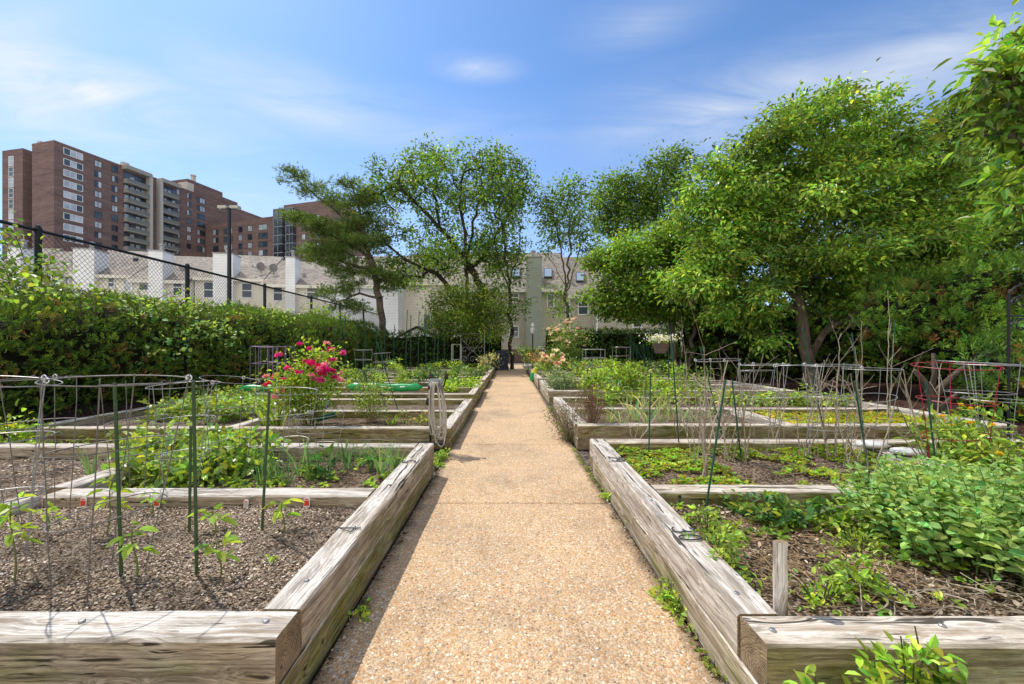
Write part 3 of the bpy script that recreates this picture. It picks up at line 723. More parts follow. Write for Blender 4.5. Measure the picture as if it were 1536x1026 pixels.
# balcony stacks between two pale piers
for px0, px1 in ((185, 219), (238.5, 263)):
    a0, a1 = aw(px0), aw(px1)
    rc = MB(); fa.box(rc, a0, a1, -.1, .06, 10, TOP - 1.0); rc.build('glazed_recess', M['glass'], apt)
    cp = MB(); fa.box(cp, a0 - .4, a1 + .3, -.1, 2.0, TOP - .6, TOP + .5); cp.build('balcony_roof', M['balcony_slab'], apt)
    for k in range(9):
        z = TOP - 4.2 - k * FL
        b = MB(); fa.box(b, a0, a1, 0, 1.7, z - .22, z); fa.box(b, a0, a1, 1.6, 1.7, z, z + .95, 1)
        fa.box(b, a0, a0 + .12, 0, 1.6, z, z + 1.0); fa.box(b, a0, a1, 1.58, 1.73, z + .95, z + 1.03, 1)
        o = b.build('balcony', [M['balcony_slab'], M['balcony']], apt) if 'balcony' in M else None
        for j in range(4):
            if random.random() < .6:
                s = a0 + (a1 - a0) * (j + .15) / 4; g = MB(); fa.box(g, s, s + (a1 - a0) * .17, .06, .1, z, z + 2.2); g.build('balcony_door', M['glass_pale'], apt)
for px in (220.5, 236):
    a = aw(px); b = MB(); fa.box(b, a - .35, a + .35, 0, 1.9, 8, TOP + .3); b.build('pier', M['pier'], apt)
for k in range(7):
    z = TOP - 4.1 - k * FL
    for px0, px1 in ((13.5, 20),):
        a0 = fw_.a_of(px0); a1 = fw_.a_of(px1)
        window(fw_, apt, a0, a1, z - .3, z + 2.0, 0, frame='frame', mull=0, rail=True, fw=.1, subs=False)
# lower wing towards the right
B0 = Vector(((308 - CX) / F * 137, 137, 0)); B1 = Vector(((470 - CX) / F * 124, 124, 0)); fc = Facade((B0.x, B0.y), (B1 - B0)); LB = (B1 - B0).length
wb = MB(); fc.box(wb, 0, LB + 7, -16, 0, 0, 43.2); fc.box(wb, fc.a_of(424), LB + 7, -14, -.4, 43.2, 46.5); wb.build('wing_wall', M['brick'], apt)
for px0, px1, ml in ((320, 327.5, 1), (336, 348.5, 1), (358, 363.5, 0), (372, 378, 0), (388, 401, 1)):
    a0, a1 = fc.a_of(px0), fc.a_of(px1)
    for k in range(6): window(fc, apt, a0, a1, 39.2 - k * FL, 40.9 - k * FL, 0, frame='darkframe', mull=ml, rail=False, fw=.12, subs=False)
for px0, px1 in ((415, 428), (433.5, 444)):
    a0, a1 = fc.a_of(px0), fc.a_of(px1)
    g = MB(); fc.box(g, a0, a1, 0, 1.2, 8, 44.8); g.build('glazed_bay', M['glass'], apt)
    for k in range(8):
        b = MB(); z = 44.9 - k * FL; fc.box(b, a0 - .1, a1 + .1, 0, 1.35, z - .3, z); fc.box(b, a0 - .12, a0 + .12, 1.15, 1.3, z - 2.4, z - .3); fc.box(b, (a0 + a1) / 2 - .1, (a0 + a1) / 2 + .1, 1.15, 1.3, z - 2.4, z - .3)
        b.build('bay_band', M['bayband'], apt)
for px0, px1, ml in ((453, 458, 0), (474, 479, 0)):
    a0, a1 = fc.a_of(px0), fc.a_of(px1)
    for k in range(6): window(fc, apt, a0, a1, 40.2 - k * FL, 41.9 - k * FL, 0, frame='darkframe', mull=ml, rail=False, fw=.12, subs=False)
fin(apt)

# ---------------- row of pale townhouses behind the fence (each house a thing)
T0 = ((50 - CX) / F * 34, 34.0); T1 = ((456 - CX) / F * 38, 38.0)
ft = Facade(T0, (T1[0] - T0[0], T1[1] - T0[1]))
def roof(fc, mb, a0, a1, d_e, z_e, d_r, z_r, th=.18):
    V = [fc.p(a, d, z) for (d, z) in ((d_e, z_e), (d_r, z_r), (d_r, z_r - th), (d_e, z_e - th)) for a in (a0, a1)]
    mb.add([tuple(v) for v in V], [(0, 1, 3, 2), (2, 3, 5, 4), (4, 5, 7, 6), (6, 7, 1, 0), (0, 2, 4, 6), (1, 7, 5, 3)])
def house(fc, a0, a1, ze, zr, d, depth, label, mt, name='townhouse', chim=None, wins=(), rl=None, group=None, gable=True):
    base = fc.p((a0 + a1) / 2, d, 0)
    t = thing(name, label, 'house', base, group=group)
    wl = MB(); fc.box(wl, a0, a1, d - depth, d, 0, ze - .12)
    zm = ze - .12 + (zr - ze) * .96
    for a in ((a0 + .02, a0 + .2), (a1 - .2, a1 - .02)):           # gable ends
        V = [fc.p(x, dd, z) for x in a for dd, z in ((d, ze - .12), (d - depth / 2, zm), (d - depth, ze - .12))]
        wl.add([tuple(v) for v in V], [(0, 1, 2), (3, 5, 4), (0, 3, 4, 1), (1, 4, 5, 2), (2, 5, 3, 0)])
    wl.build('wall', M[mt], t)
    r = MB(); roof(fc, r, a0 - .05, a1 + .05, d + .35, ze, d - depth / 2, zr); roof(fc, r, a0 - .05, a1 + .05, d - depth - .35, ze, d - depth / 2 - .003, zr - .004); r.build('roof', M['shingle'], t)
    e = MB(); fc.box(e, a0 - .04, a1 + .04, d + .28, d + .42, ze - .3, ze - .02); e.build('gutter', M['siding_cream'], t)
    if chim:
        for c0, c1, zc, cd, cm in chim:
            cbm = MB(); fc.box(cbm, c0, c1, d - 1.0, d + cd, 0, zc); cc = cbm.build('chimney', M[cm], t)
            cp = MB(); fc.box(cp, c0 - .06, c1 + .06, d - 1.06, d + cd + .06, zc, zc + .09); cp.lathe([(.16, 0), (.16, .55), (.24, .6), (.24, .7), (0, .75)], 8, tuple(fc.p((c0 + c1) / 2, d - .3, zc + .09)))
            cp.build('chimney_cap', M['galv'], cc)
    for w0, w1, z0, z1 in wins: window(fc, t, w0, w1, z0, z1, d, fw=.10, glass='glass' if random.random() < .8 else 'glass_pale')
    for a in (a0 + .06, a1 - .18):                                   # downspouts and corner boards
        p_ = MB(); fc.box(p_, a, a + .12, d + .002, d + .10, 0, ze - .3); p_.build('downspout', M['siding_white'], t)
    for q in range(2):                                               # vents on the roof slope
        f_ = rng.uniform(.2, .6); a = a0 + (a1 - a0) * rng.uniform(.15, .85); zz = ze + (zr - ze) * f_; dd_ = d + .35 - (depth / 2 + .35) * f_
        p_ = MB(); fc.box(p_, a - .14, a + .14, dd_ - .15, dd_ + .12, zz - .1, zz + .22); p_.build('roof_vent', M['darkframe' if q else 'galv'], t)
    fin(t); return t
def tw(px0, px1, py0, py1): a0, a1 = ft.a_of(px0), ft.a_of(px1); am = (a0 + a1) / 2; return (a0, a1, ft.z_of(py1, am), ft.z_of(py0, am))
rowg = 'pale townhouses in a row behind the fence'
hs = [((-25, 22), .2, None, (()), 'siding_cream', 'pale townhouse at the far left end of the row, half hidden by vines'),
      ((22, 102), .9, [(35 - 13, 35 + 14, 373)], ((57, 68, 420, 440), (86, 96, 420, 438)), 'siding_grey', 'townhouse with the leftmost wide grey siding chimney, behind the first fence panel'),
      ((102, 203), .1, [(111, 150, 374)], ((164, 172, 418, 430), (216 - 28, 199, 420, 436)), 'siding_cream', 'townhouse with the broad grey chimney nearest the second fence post'),
      ((203, 292), 1.0, [(230, 258, 379)], ((217, 229, 419, 436), (267, 279, 421, 444)), 'siding_cream', 'townhouse with a slim chimney left of the second fence post'),
      ((292, 398), 0.05, [(320, 356, 381)], ((307, 320, 424, 446), (364, 378, 426, 446)), 'siding_cream', 'townhouse with the white chimney beside the lamp post and a satellite dish above'),
      ((398, 500), 1.3, [(433, 453, 389)], ((416, 428, 430, 452), (465, 481, 430, 450), (486, 494, 430, 450)), 'siding_cream', 'townhouse with the rightmost slim white chimney, nearest the leaning pine')]
for (p0, p1), dd, ch, wn, mt, lab in hs:
    a0, a1 = ft.a_of(p0), ft.a_of(p1)
    cs = [(ft.a_of(c0, .5), ft.a_of(c1, .5) - .35, ft.z_of(cy, ft.a_of((c0 + c1) / 2), .5), .55, 'siding_white') for c0, c1, cy in ch] if ch else None
    house(ft, a0 + .02, a1 - .02, 7.6 - dd * .45, 10.7 - dd * .45, dd * .6, 9, lab, mt, chim=cs, wins=[tw(*q) for q in wn], group=rowg)
# satellite dishes on the roof
for px, py, lab in ((392, 401, 'grey satellite dish on the townhouse roof, left one of the pair'), (411, 403, 'grey satellite dish on the townhouse roof, right one of the pair')):
    a = ft.a_of(px, -1.0); z = ft.z_of(py, a, -1.0); p = ft.p(a, -.9, z)
    t = thing('satellite_dish', lab, 'satellite dish', (p.x, p.y, z - 1.0), group='satellite dishes on the roof')
    b = MB(); b.tube([(0, -.35, -.35), (0, 0, 0), (0, 0, .8)], .045, 6); b.tube([(0, 0, .25), (-.25, -.2, -.25)], .03, 5); b.build('mast', M['rusty'], t)
    d = MB(); d.lathe([(0, 0), (.22, .03), (.4, .1), (.42, .11), (.4, .115), (.2, .05), (0, .02)], 16); o = d.build('dish', M['rusty'], t, smooth=True); o.location = (0, -.05, 1.0); o.rotation_euler = (R(68), 0, R(35)); o.scale = (.85, 1.15, 1)
    ar = MB(); ar.tube([(0, 0, .75), (-.45, -.5, .95)], .025, 5); ar.box((-.45, -.52, .98), (.1, .1, .14)); ar.build('feed_arm', M['rusty'], t)
# taller grey house behind the pine and the cream gable house beside it
f2 = Facade(((500 - CX) / F * 35.5, 35.5), (1, .03))
def fw2(fc, px0, px1, py0, py1, d=0): a0, a1 = fc.a_of(px0, d), fc.a_of(px1, d); am = (a0 + a1) / 2; return (a0, a1, fc.z_of(py1, am, d), fc.z_of(py0, am, d))
house(f2, f2.a_of(494), f2.a_of(598), f2.z_of(428, 0), f2.z_of(382, 0) + .9, 0, 9, 'blue grey shaded house directly behind the leaning pine trunk', 'siding_grey', name='house', wins=[fw2(f2, 519, 530, 481, 494), fw2(f2, 515, 528, 440, 455)])
f3 = Facade(((600 - CX) / F * 38, 38), (1, 0))
house(f3, f3.a_of(600), f3.a_of(690), f3.z_of(424, 0), f3.z_of(380, 0) + .8, 0, 8, 'cream sided house seen between the pine and the large maple', 'siding_cream', name='house', wins=[fw2(f3, 636, 645, 472, 500)])
# small shed roof below it
f4 = Facade(((597 - CX) / F * 29, 29), (1, 0))
t = thing('shed', 'small white gabled shed with a dark roof edge behind the left hedge', 'shed', f4.p(1.3, 0, 0))
b = MB(); a1 = f4.a_of(654); zb, ze, zr = 0, f4.z_of(505, 0), f4.z_of(491, 0)
V = [f4.p(x, d, z) for d in (0, -2.5) for x, z in ((.1, 0), (a1 - .1, 0), (a1 - .1, ze - .05), (a1 / 2, zr - .08), (.1, ze - .05))]
b.add([tuple(v) for v in V], [(0, 1, 2, 3, 4), (9, 8, 7, 6, 5), (0, 5, 6, 1), (1, 6, 7, 2), (4, 9, 5, 0)]); b.build('wall', M['siding_white'], t)
b = MB()
for s in ((0, ze - .08, a1 / 2, zr), (a1, ze - .08, a1 / 2, zr)):
    V = [f4.p(x, d, z + o) for d in (.15, -2.6) for (x, z) in ((s[0] - (.1 if s[0] == 0 else -.1), s[1]), (s[2], s[3])) for o in (0, .11)]
    b.add([tuple(v) for v in V], [(0, 2, 3, 1), (4, 5, 7, 6), (1, 3, 7, 5), (0, 4, 6, 2), (0, 1, 5, 4), (2, 6, 7, 3)])
b.build('roof', M['black_metal'], t); fin(t)

# ---------------- tan townhouses at the end of the path
f5 = Facade(((690 - CX) / F * 35, 35), (1, 0)); f6 = Facade(((846 - CX) / F * 34.4, 34.4), (1, 0))
def skylight(fc, t, px0, px1, py0, py1, d_e, z_e, slope):
    pass
tA = house(f5, f5.a_of(688), f5.a_of(851) , f5.z_of(434, 0), f5.z_of(387, 0) + 1.4, 0, 8, 'tan townhouse with a tall green grey chimney tower and two skylights', 'siding_tan', name='townhouse',
    chim=[(f5.a_of(789, .7), f5.a_of(813, .7), f5.z_of(386, 0, .7), .7, 'siding_green')], wins=[fw2(f5, 765, 777, 441, 452), fw2(f5, 765, 777, 490, 505), fw2(f5, 822, 830, 443, 459)], group='tan townhouses at the end of the path')
tB = house(f6, f6.a_of(852), f6.a_of(893), f6.z_of(443, 0), f6.z_of(391, 0) + 1.2, 0, 8, 'tan townhouse right of the chimney tower with one skylight and one tall window', 'siding_tan', name='townhouse', wins=[fw2(f6, 868, 881, 449, 471)], group='tan townhouses at the end of the path')
f7 = Facade(((893 - CX) / F * 33.6, 33.6), (1, 0))
house(f7, f7.a_of(893), f7.a_of(1075), f7.z_of(441, 0), f7.z_of(385, 0), 0, 8, 'pale tan townhouse mostly hidden by the round tree on the right', 'siding_tan', name='townhouse', wins=[fw2(f7, 950, 962, 470, 490)], group='tan townhouses at the end of the path')
def sky_(fc, t, px0, px1, py0, py1, ze, zr, depth):
    # the skylight lies on the slope from (d=.35, ze) to (d=-depth/2, zr)
    sl = (zr - ze) / (depth / 2 + .35)
    def on(px, py):
        lo, hi = .35, -depth / 2
        for _ in range(40):
            md = (lo + hi) / 2; z = ze + (.35 - md) * sl; a = fc.a_of(px, md); 
            if fc.z_of(py, a, md) > z: lo = md
            else: hi = md
        return fc.a_of(px, md), md, z
    q = [on(px0, py1), on(px1, py1), on(px1, py0), on(px0, py0)]
    b = MB(); V = [fc.p(a, d, z - .02) for a, d, z in q] + [fc.p(a, d + .06, z + .14) for a, d, z in q]
    b.add([tuple(v - Vector(t.location)) for v in V], [(0, 1, 5, 4), (1, 2, 6, 5), (2, 3, 7, 6), (3, 0, 4, 7), (4, 5, 6, 7)])
    s = b.build('skylight', M['darkframe'], t)
    c = [sum((Vector(v) for v in V[4:]), Vector()) / 4] * 4
    g = MB(); g.add([tuple(v.lerp(c[0], .12) + Vector((0, -.01, .015)) - Vector(t.location)) for v in V[4:]], [(0, 1, 2, 3)]); g.build('pane', M['skyglass'], s)
M['skyglass'] = plain('skylight_glass', (.35, .45, .55), .03, 1.0)
zeA, zrA = f5.z_of(434, 0), f5.z_of(387, 0) + 1.4
for q in ((768, 780, 405, 418), (816, 828, 405, 418)): sky_(f5, tA, *q, zeA, zrA, 8)
sky_(f6, tB, 864, 877, 411, 424, f6.z_of(443, 0), f6.z_of(391, 0) + 1.2, 8)
# low brick planter wall and window unit at the path end
t = thing('brick_wall', 'low red brick garden wall at the far end of the path', 'wall', ((768 - CX) / F * 31, 31, 0))
b = MB(); b.box((0, 0, .55), (5.0, .3, 1.1)); b.build('wall', M['brick'], t); b = MB(); b.box((0, 0, 1.14), (5.1, .36, .08)); b.build('coping', M['concrete'], t)
# ---------------- lamp post
p = at(344, 455, 24)
t = thing('lamp_post', 'black lamp post with two flat heads rising beyond the fence', 'street lamp', (p.x, p.y, 0))
zt = H - (312 - CY) / F * 24
b = MB(); b.tube([(0, 0, 0), (0, 0, zt)], [.13, .10], 8); b.build('pole', M['black_metal'], t)
b = MB(); b.tube([(-.5, 0, zt - .05), (.5, 0, zt - .05)], .04, 6); b.build('arm', M['black_metal'], t)
for s in (-1, 1):
    b = MB(); b.box((s * .36, 0, zt + .04), (.5, .32, .15)); b.box((s * .36, 0, zt - .045), (.4, .24, .02), mi=1); b.build('lamp_head', [M['concrete'], M['glass_pale']], t)
# ---------------- chain-link fence
FX = -9.5; zf = H + .2455 * 9.5
t = thing('chain_link_fence', 'tall black chain link fence running behind the left hedge', 'fence', (FX, 14, 0))
posts = [FX * F / (px - CX) for px in (57, 281, 397, 467, 510)] ; posts = [posts[0] - 7.1, posts[0] - 3.55] + posts + [posts[-1] + 3.55, posts[-1] + 7.1]
for y in posts:
    b = MB(); b.tube([(0, y - 14, 0), (0, y - 14, zf + .02)], .055, 8); b.lathe([(.06, 0), (.06, .04), (.03, .09), (0, .1)], 8, (0, y - 14, zf + .02)); b.build('post', M['black_metal'], t)
b = MB(); b.tube([(0, posts[0] - 14, zf), (0, posts[-1] - 14, zf)], .035, 6); b.build('top_rail', M['black_metal'], t)
b = MB(); y0, y1 = posts[0] - 14, posts[-1] - 14; zlo = 1.2; hh = zf - zlo; pt = .115
A, B = [], []
k = y0 - hh
while k < y1:
    for s in (1, -1):
        ya, yb = k, k + hh; za, zb = (zlo, zf) if s == 1 else (zf, zlo)
        if ya < y0: za += (y0 - ya) * (1 if s == 1 else -1); ya = y0
        if yb > y1: zb -= (yb - y1) * (1 if s == 1 else -1); yb = y1
        if yb - ya > .05: A.append((0, ya, za)); B.append((.004 * s, yb, zb))
    k += pt
b.frust(A, B, np.full(len(A), .0042), np.full(len(A), .0042), 3); b.build('chain_link', M['black_metal'], t)
# ================================================================== vegetation
def cvar(base, n, dv=.22, yel=.25):
    """leaf colours around a base: brightness and yellowness vary"""
    b = np.asarray(base, float); k = np.clip(1 + dv * rng.normal(size=(n, 1)), .45, 1.7)
    y = rng.normal(size=(n, 1)) * yel
    c = b * k
    c[:, 0:1] *= np.clip(1 + y, .55, 1.7); c[:, 2:3] *= np.clip(1 - y * .4, .5, 1.5)
    return np.clip(c, .004, .9)
def rdir(n, up=0.0):
    d = unit(rng.normal(size=(n, 3))); d[:, 2] += up; return unit(d)

def skeleton(limbs, targets, step=.35, jit=.06, sag=.0, base_first=True):
    """limbs: polylines; targets: points to reach. returns node positions, parents and a per-target node id"""
    nodes, par = [], []
    for L in limbs:
        prev = -1
        if nodes:
            d = [np.sum((np.array(n) - np.array(L[0])) ** 2) for n in nodes]; prev = int(np.argmin(d))
        pts = [np.array(p, float) for p in L]
        if prev < 0: nodes.append(pts[0]); par.append(-1); prev = 0
        for a, b in zip(pts[:-1], pts[1:]):
            m_ = max(1, int(np.linalg.norm(b - a) / step))
            for i in range(1, m_ + 1):
                q = a + (b - a) * i / m_ + (rng.normal(0, jit, 3) * (1, 1, .5) if i < m_ else 0)
                nodes.append(q); par.append(prev); prev = len(nodes) - 1
    nlimb = len(nodes)
    N = np.array(nodes); base = N[0]
    order = np.argsort([np.min(np.sum((N - t) ** 2, 1)) for t in targets])
    tid = {}
    for ti in order:
        t = np.array(targets[ti]); N = np.array(nodes)
        d = np.linalg.norm(N - t, axis=1) + np.where(N[:, 2] > t[2] + .15, .6, 0) * (N[:, 2] - t[2])
        j = int(np.argmin(d)); a = N[j]; L = np.linalg.norm(t - a); m_ = max(1, int(L / step)); prev = j
        bend = rng.normal(0, .12 * L, 3) + np.array([0, 0, -.10 * L])
        for i in range(1, m_ + 1):
            f = i / m_; q = a + (t - a) * f + bend * (f * (1 - f)) + (rng.normal(0, jit * .5, 3) if i < m_ else 0)
            nodes.append(q); par.append(prev); prev = len(nodes) - 1
        tid[ti] = prev
    return np.array(nodes), np.array(par), tid, nlimb

def inell(ells, n, shell=.55, mind=.3, zmin=-9):
    """points inside a union of ellipsoids, thicker towards the surface"""
    out = []; vol = np.array([e[3] * e[4] * e[5] for e in ells]) ** .75; pr = vol / vol.sum(); tries = 0
    while len(out) < n and tries < n * 40:
        tries += 1
        e = ells[rng.choice(len(ells), p=pr)]
        r = rng.random() ** (1 / 3) if rng.random() > shell else rng.uniform(.72, 1.0)
        p = np.array(e[:3]) + rdir(1)[0] * r * np.array(e[3:6])
        if p[2] < zmin: continue
        if out and np.min(np.sum((np.array(out[-400:]) - p) ** 2, 1)) < mind ** 2: continue
        out.append(p)
    return np.array(out)

def sublobes(ells, per, fr=.42, flat=.62, keep=.62):
    out = []
    for e in ells:
        for _ in range(per):
            k = rdir(1, .15)[0] * rng.uniform(.55, 1.08); q = min(e[3], e[5]) * fr * rng.uniform(.65, 1.5)
            out.append((e[0] + k[0] * e[3], e[1] + k[1] * e[4], e[2] + k[2] * e[5], q * 1.25, q * 1.25, q * flat))
        out.append((e[0], e[1], e[2] - .1 * e[5], e[3] * keep, e[4] * keep, e[5] * keep))
    return out
def tree(label, base, limbs, ells, nt, nl, ls, cols, r0=.16, bark='bark', mt='leaf', spread=.35, ratio=.55, name='tree', cat='tree', group=None, mind=.3, shell=.55, kind=6, zmin=-9, up=.25, step=.35, flat=.7, droop=.15, rmin=.008, dv=.24, yel=.2, twigs=True, trunkname='trunk', sides=6, sub=None):
    base = np.array(base, float)
    t = thing(name, label, cat, tuple(base), group=group)
    if sub: ells = sublobes(ells, *sub)
    T = inell(ells, nt, shell, mind, zmin)
    N, P, tid, nl_ = skeleton(limbs, T, step)
    cnt = np.zeros(len(N)); 
    for j in tid.values():
        k = j
        while k >= 0: cnt[k] += 1; k = P[k]
    for k in range(nl_): cnt[k] = max(cnt[k], 1)
    cnt = np.maximum(cnt, 1)
    rad = np.maximum(rmin, r0 * (cnt / cnt.max()) ** .5)
    rad[0] = r0 * 1.25
    idx = np.where(P >= 0)[0]
    ra = np.minimum(rad[P[idx]], rad[idx] * 1.35)
    big = idx[rad[idx] > .03] ; sm = idx[rad[idx] <= .03]
    m = MB()
    for q, sd in ((big, 8), (sm, 4)):
        if len(q): m.frust(N[P[q]] - base, N[q] + (N[q] - N[P[q]]) * .08 - base, np.minimum(rad[P[q]], rad[q] * 1.35), rad[q], sd)
    m.build(trunkname, M[bark], t, smooth=True)
    # leaves in sprays round every target, with part of them back along the twig
    m = MB(); n = len(T) * nl
    C = np.repeat(T, nl, 0); tdir = unit(T - N[[P[tid[i]] for i in range(len(T))]]); td = np.repeat(tdir, nl, 0)
    lsz = np.clip(rng.lognormal(0, .32, len(T)), .5, 1.8)
    off = rng.normal(size=(n, 3)) * spread * np.repeat(lsz, nl)[:, None] * (1, 1, flat)
    pos = C + off - td * np.abs(rng.normal(0, spread * .5, (n, 1)))
    D = unit(off) * .9 + td * .5 + rng.normal(0, .45, (n, 3)) + np.array([0, 0, -.25])
    Nn = np.c_[rng.normal(0, .55, (n, 2)), np.ones(n)] + unit(off) * .45
    low = np.array([mnoise.noise(Vector(p * .9)) + .6 * mnoise.noise(Vector(p * 2.1)) for p in T])[:, None]
    tone = np.repeat(np.clip(1 + .18 * rng.normal(size=(len(T), 1)) + .75 * low, .35, 1.9), nl, 0)
    col = np.concatenate([cvar(c, n, dv, yel)[None] for c in cols]); pick = rng.integers(0, len(cols), len(T)); pick = np.repeat(pick, nl); pick = np.where(rng.random(n) < .3, rng.integers(0, len(cols), n), pick)
    col = col[pick, np.arange(n)] * tone
    L = ls * rng.uniform(.6, 1.25, n)
    m.leaves(pos - base, D, Nn, L, L * ratio, col, .18, kind, droop)
    m.build('crown', M[mt], t)
    return t
def polyl(*pxs, Y): return [tuple(at(px, py, y)) for (px, py), y in zip(pxs, Y if isinstance(Y, (list, tuple)) else [Y] * len(pxs))]
def ell(px, py, Y, rx, rz, ry=None):                 # crown lobe: centre in the photo, radii in photo pixels (x, z) at depth Y
    p = at(px, py, Y); return (p.x, p.y, p.z, rx / F * Y, (ry if ry is not None else rx) / F * Y, rz / F * Y)

GR = [(.088, .145, .02), (.118, .182, .026), (.066, .115, .018)]
GD = [(.06, .105, .02), (.085, .14, .024), (.046, .085, .018)]
GM = [(.066, .11, .018), (.092, .145, .022), (.052, .092, .016)]

# --- large maple in the middle
Y = 25
b = at(705, 535, Y); b.z = 0
tree('large open crowned maple with several dark stems, middle of the view behind the round shrub', b,
     [[tuple(b)] + polyl((728, 440), (686, 372), (640, 320), (600, 285), (575, 268), Y=[25, 25, 24.6, 24.2, 24]),
      polyl((722, 430), (700, 400), (715, 310), (735, 262), Y=[25, 25, 25.6, 26]), polyl((686, 372), (660, 345), (650, 290), (660, 245), Y=[25, 24.8, 25.4, 25.6]),
      [tuple(b)] + polyl((690, 450), (655, 410), (610, 390), (578, 365), Y=[25, 24.6, 24.2, 24]), [tuple(b)] + polyl((700, 440), (698, 360), (690, 300), (700, 245), Y=[25, 24.6, 24.3, 24]),
      polyl((715, 400), (745, 350), (775, 300), Y=[25, 25, 25])],
     [ell(570, 330, Y, 40, 48), ell(600, 270, Y, 38, 30), ell(655, 300, Y, 60, 62), ell(650, 238, Y, 32, 16), ell(720, 270, Y, 60, 42), ell(765, 290, Y, 35, 45), ell(740, 240, Y, 24, 12), ell(600, 400, Y, 42, 30), ell(660, 390, Y, 70, 40), ell(735, 375, Y, 36, 50), ell(775, 330, Y, 20, 50)],
     820, 24, .185, GR[:2] + GM, r0=.28, bark='bark_dark', spread=.28, mind=.42, up=.2, step=.45, shell=.5, dv=.3, ratio=.62, sub=(6, .46, .6, .6))
# --- slim tree in front of the tan houses, left one
Y = 23
b = at(768, 545, Y); b.z = 0
tree('slim street tree standing left of the green chimney tower', b, [[tuple(b)] + polyl((766, 480), (764, 430), (758, 380), (752, 330), Y=Y), polyl((764, 430), (778, 380), (782, 340), Y=Y), polyl((764, 440), (748, 395), (738, 350), Y=Y)],
     [ell(752, 355, Y, 32, 40), ell(768, 400, Y, 20, 30), ell(780, 460, Y, 16, 14), ell(750, 300, Y, 30, 30), ell(740, 420, Y, 20, 24), ell(762, 470, Y, 12, 14)], 120, 26, .19, GM, r0=.10, bark='bark_dark', spread=.26, mind=.4, dv=.3)
# --- tree with upright fan of stems, right one
Y = 25
b = at(851, 545, Y); b.z = 0
tree('upright tree with a fan of thin stems standing before the skylit roof', b, [[tuple(b)] + polyl((851, 470), (848, 420), (838, 360), (828, 310), Y=Y), polyl((849, 430), (856, 370), (852, 300), Y=Y), polyl((850, 440), (866, 390), (876, 340), Y=Y), polyl((848, 425), (822, 385), (806, 372), Y=Y)],
     [ell(830, 315, Y, 28, 32), ell(855, 285, Y, 22, 22), ell(875, 320, Y, 24, 36), ell(850, 345, Y, 42, 26), ell(822, 368, Y, 14, 12), ell(885, 360, Y, 16, 24), ell(842, 462, Y, 18, 10), ell(818, 300, Y, 12, 24), ell(832, 440, Y, 12, 14)], 165, 28, .19, GR[:1] + GM, r0=.095, bark='bark', spread=.26, mind=.38, dv=.3)
# --- more distant trees beyond
Y = 34
for (bx, lob, lab) in ((930, [(915, 300, 30, 36), (940, 285, 30, 24), (925, 335, 34, 20), (960, 310, 22, 30)], 'tall airy tree beyond the houses, left of the dark crowned pair'),
                       (985, [(985, 270, 26, 40), (1015, 250, 28, 26), (1000, 300, 40, 40), (970, 330, 24, 30)], 'darker tall tree beyond the houses, just left of the broad right hand tree')):
    b = at(bx, 540, Y); b.z = 0
    tree(lab, b, [[tuple(b)] + polyl((bx, 430), (bx - 4, 340), (bx, 280), Y=Y), polyl((bx, 380), (bx + 18, 320), Y=Y), polyl((bx, 380), (bx - 22, 330), Y=Y)], [ell(p, q, Y, rx, rz) for p, q, rx, rz in lob], 190, 34, .27, GD[:2] + GM[:1], r0=.25, bark='bark', spread=.36, mind=.45, dv=.3)
# --- leaning pine
Y = 23.5
b = at(584, 535, Y); b.z = 0
pl = [(440, 262, 24, 10), (465, 282, 34, 12), (505, 300, 40, 13), (455, 330, 26, 14), (490, 345, 46, 18), (525, 275, 20, 10), (535, 330, 36, 26), (470, 380, 26, 20), (515, 395, 44, 24), (555, 300, 28, 24), (480, 440, 12, 10), (520, 432, 30, 14), (530, 460, 26, 14), (555, 380, 30, 30), (520, 360, 40, 22), (575, 420, 18, 16), (500, 458, 10, 8)]
def pine():
    t = thing('pine_tree', 'leaning pine with a slanting bare trunk and ragged dark crown, behind the left hedge', 'tree', tuple(b), group=None)
    ells_ = [ell(p, q, Y, rx, rz) for p, q, rx, rz in pl]
    T = inell(sublobes(ells_, 4, .6, .4, .6), 430, .4, .2)
    limbs = [[tuple(b)] + polyl((572, 470), (560, 400), (543, 345), (535, 300), (528, 280), Y=Y), polyl((545, 350), (505, 318), (468, 288), (440, 265), Y=Y), polyl((556, 385), (510, 360), (460, 335), Y=Y), polyl((560, 405), (520, 395), (475, 380), Y=Y), polyl((568, 450), (540, 440), (505, 452), Y=Y), polyl((550, 380), (575, 350), (585, 330), Y=Y)]
    N, P, tid, nl_ = skeleton(limbs, T, .4)
    cnt = np.ones(len(N))
    for j in tid.values():
        k = j
        while k >= 0: cnt[k] += 1; k = P[k]
    rad = np.maximum(.013, .20 * (cnt / cnt.max()) ** .5); idx = np.where(P >= 0)[0]; bb = np.array(b)
    m = MB(); m.frust(N[P[idx]] - bb, N[idx] - bb, np.minimum(rad[P[idx]], rad[idx] * 1.4), rad[idx], 7); m.build('trunk', M['bark'], t, smooth=True)
    # tufts of needles
    k = 26; n = len(T) * k; off = rng.normal(size=(n, 3)) * (.24, .24, .10); tips = np.repeat(T, k, 0) + off
    q = 5; Pn = np.repeat(tips, q, 0); td = np.repeat(np.repeat(unit(T - N[[P[tid[i]] for i in range(len(T))]]), k, 0), q, 0)
    D = td * .7 + rng.normal(0, .5, (n * q, 3)) + (-.1, 0, .35)
    c = np.concatenate([cvar((.075, .112, .026), n * q, .3, .25)]); c *= np.repeat(np.repeat(np.clip(1 + .28 * rng.normal(size=(len(T), 1)), .5, 1.6), k, 0), q, 0)
    m = MB(); m.leaves(Pn - bb, D, rng.normal(size=(n * q, 3)), rng.uniform(.12, .24, n * q), .028, c, .1, 4, .1); m.build('crown', M['needle'], t)
pine()
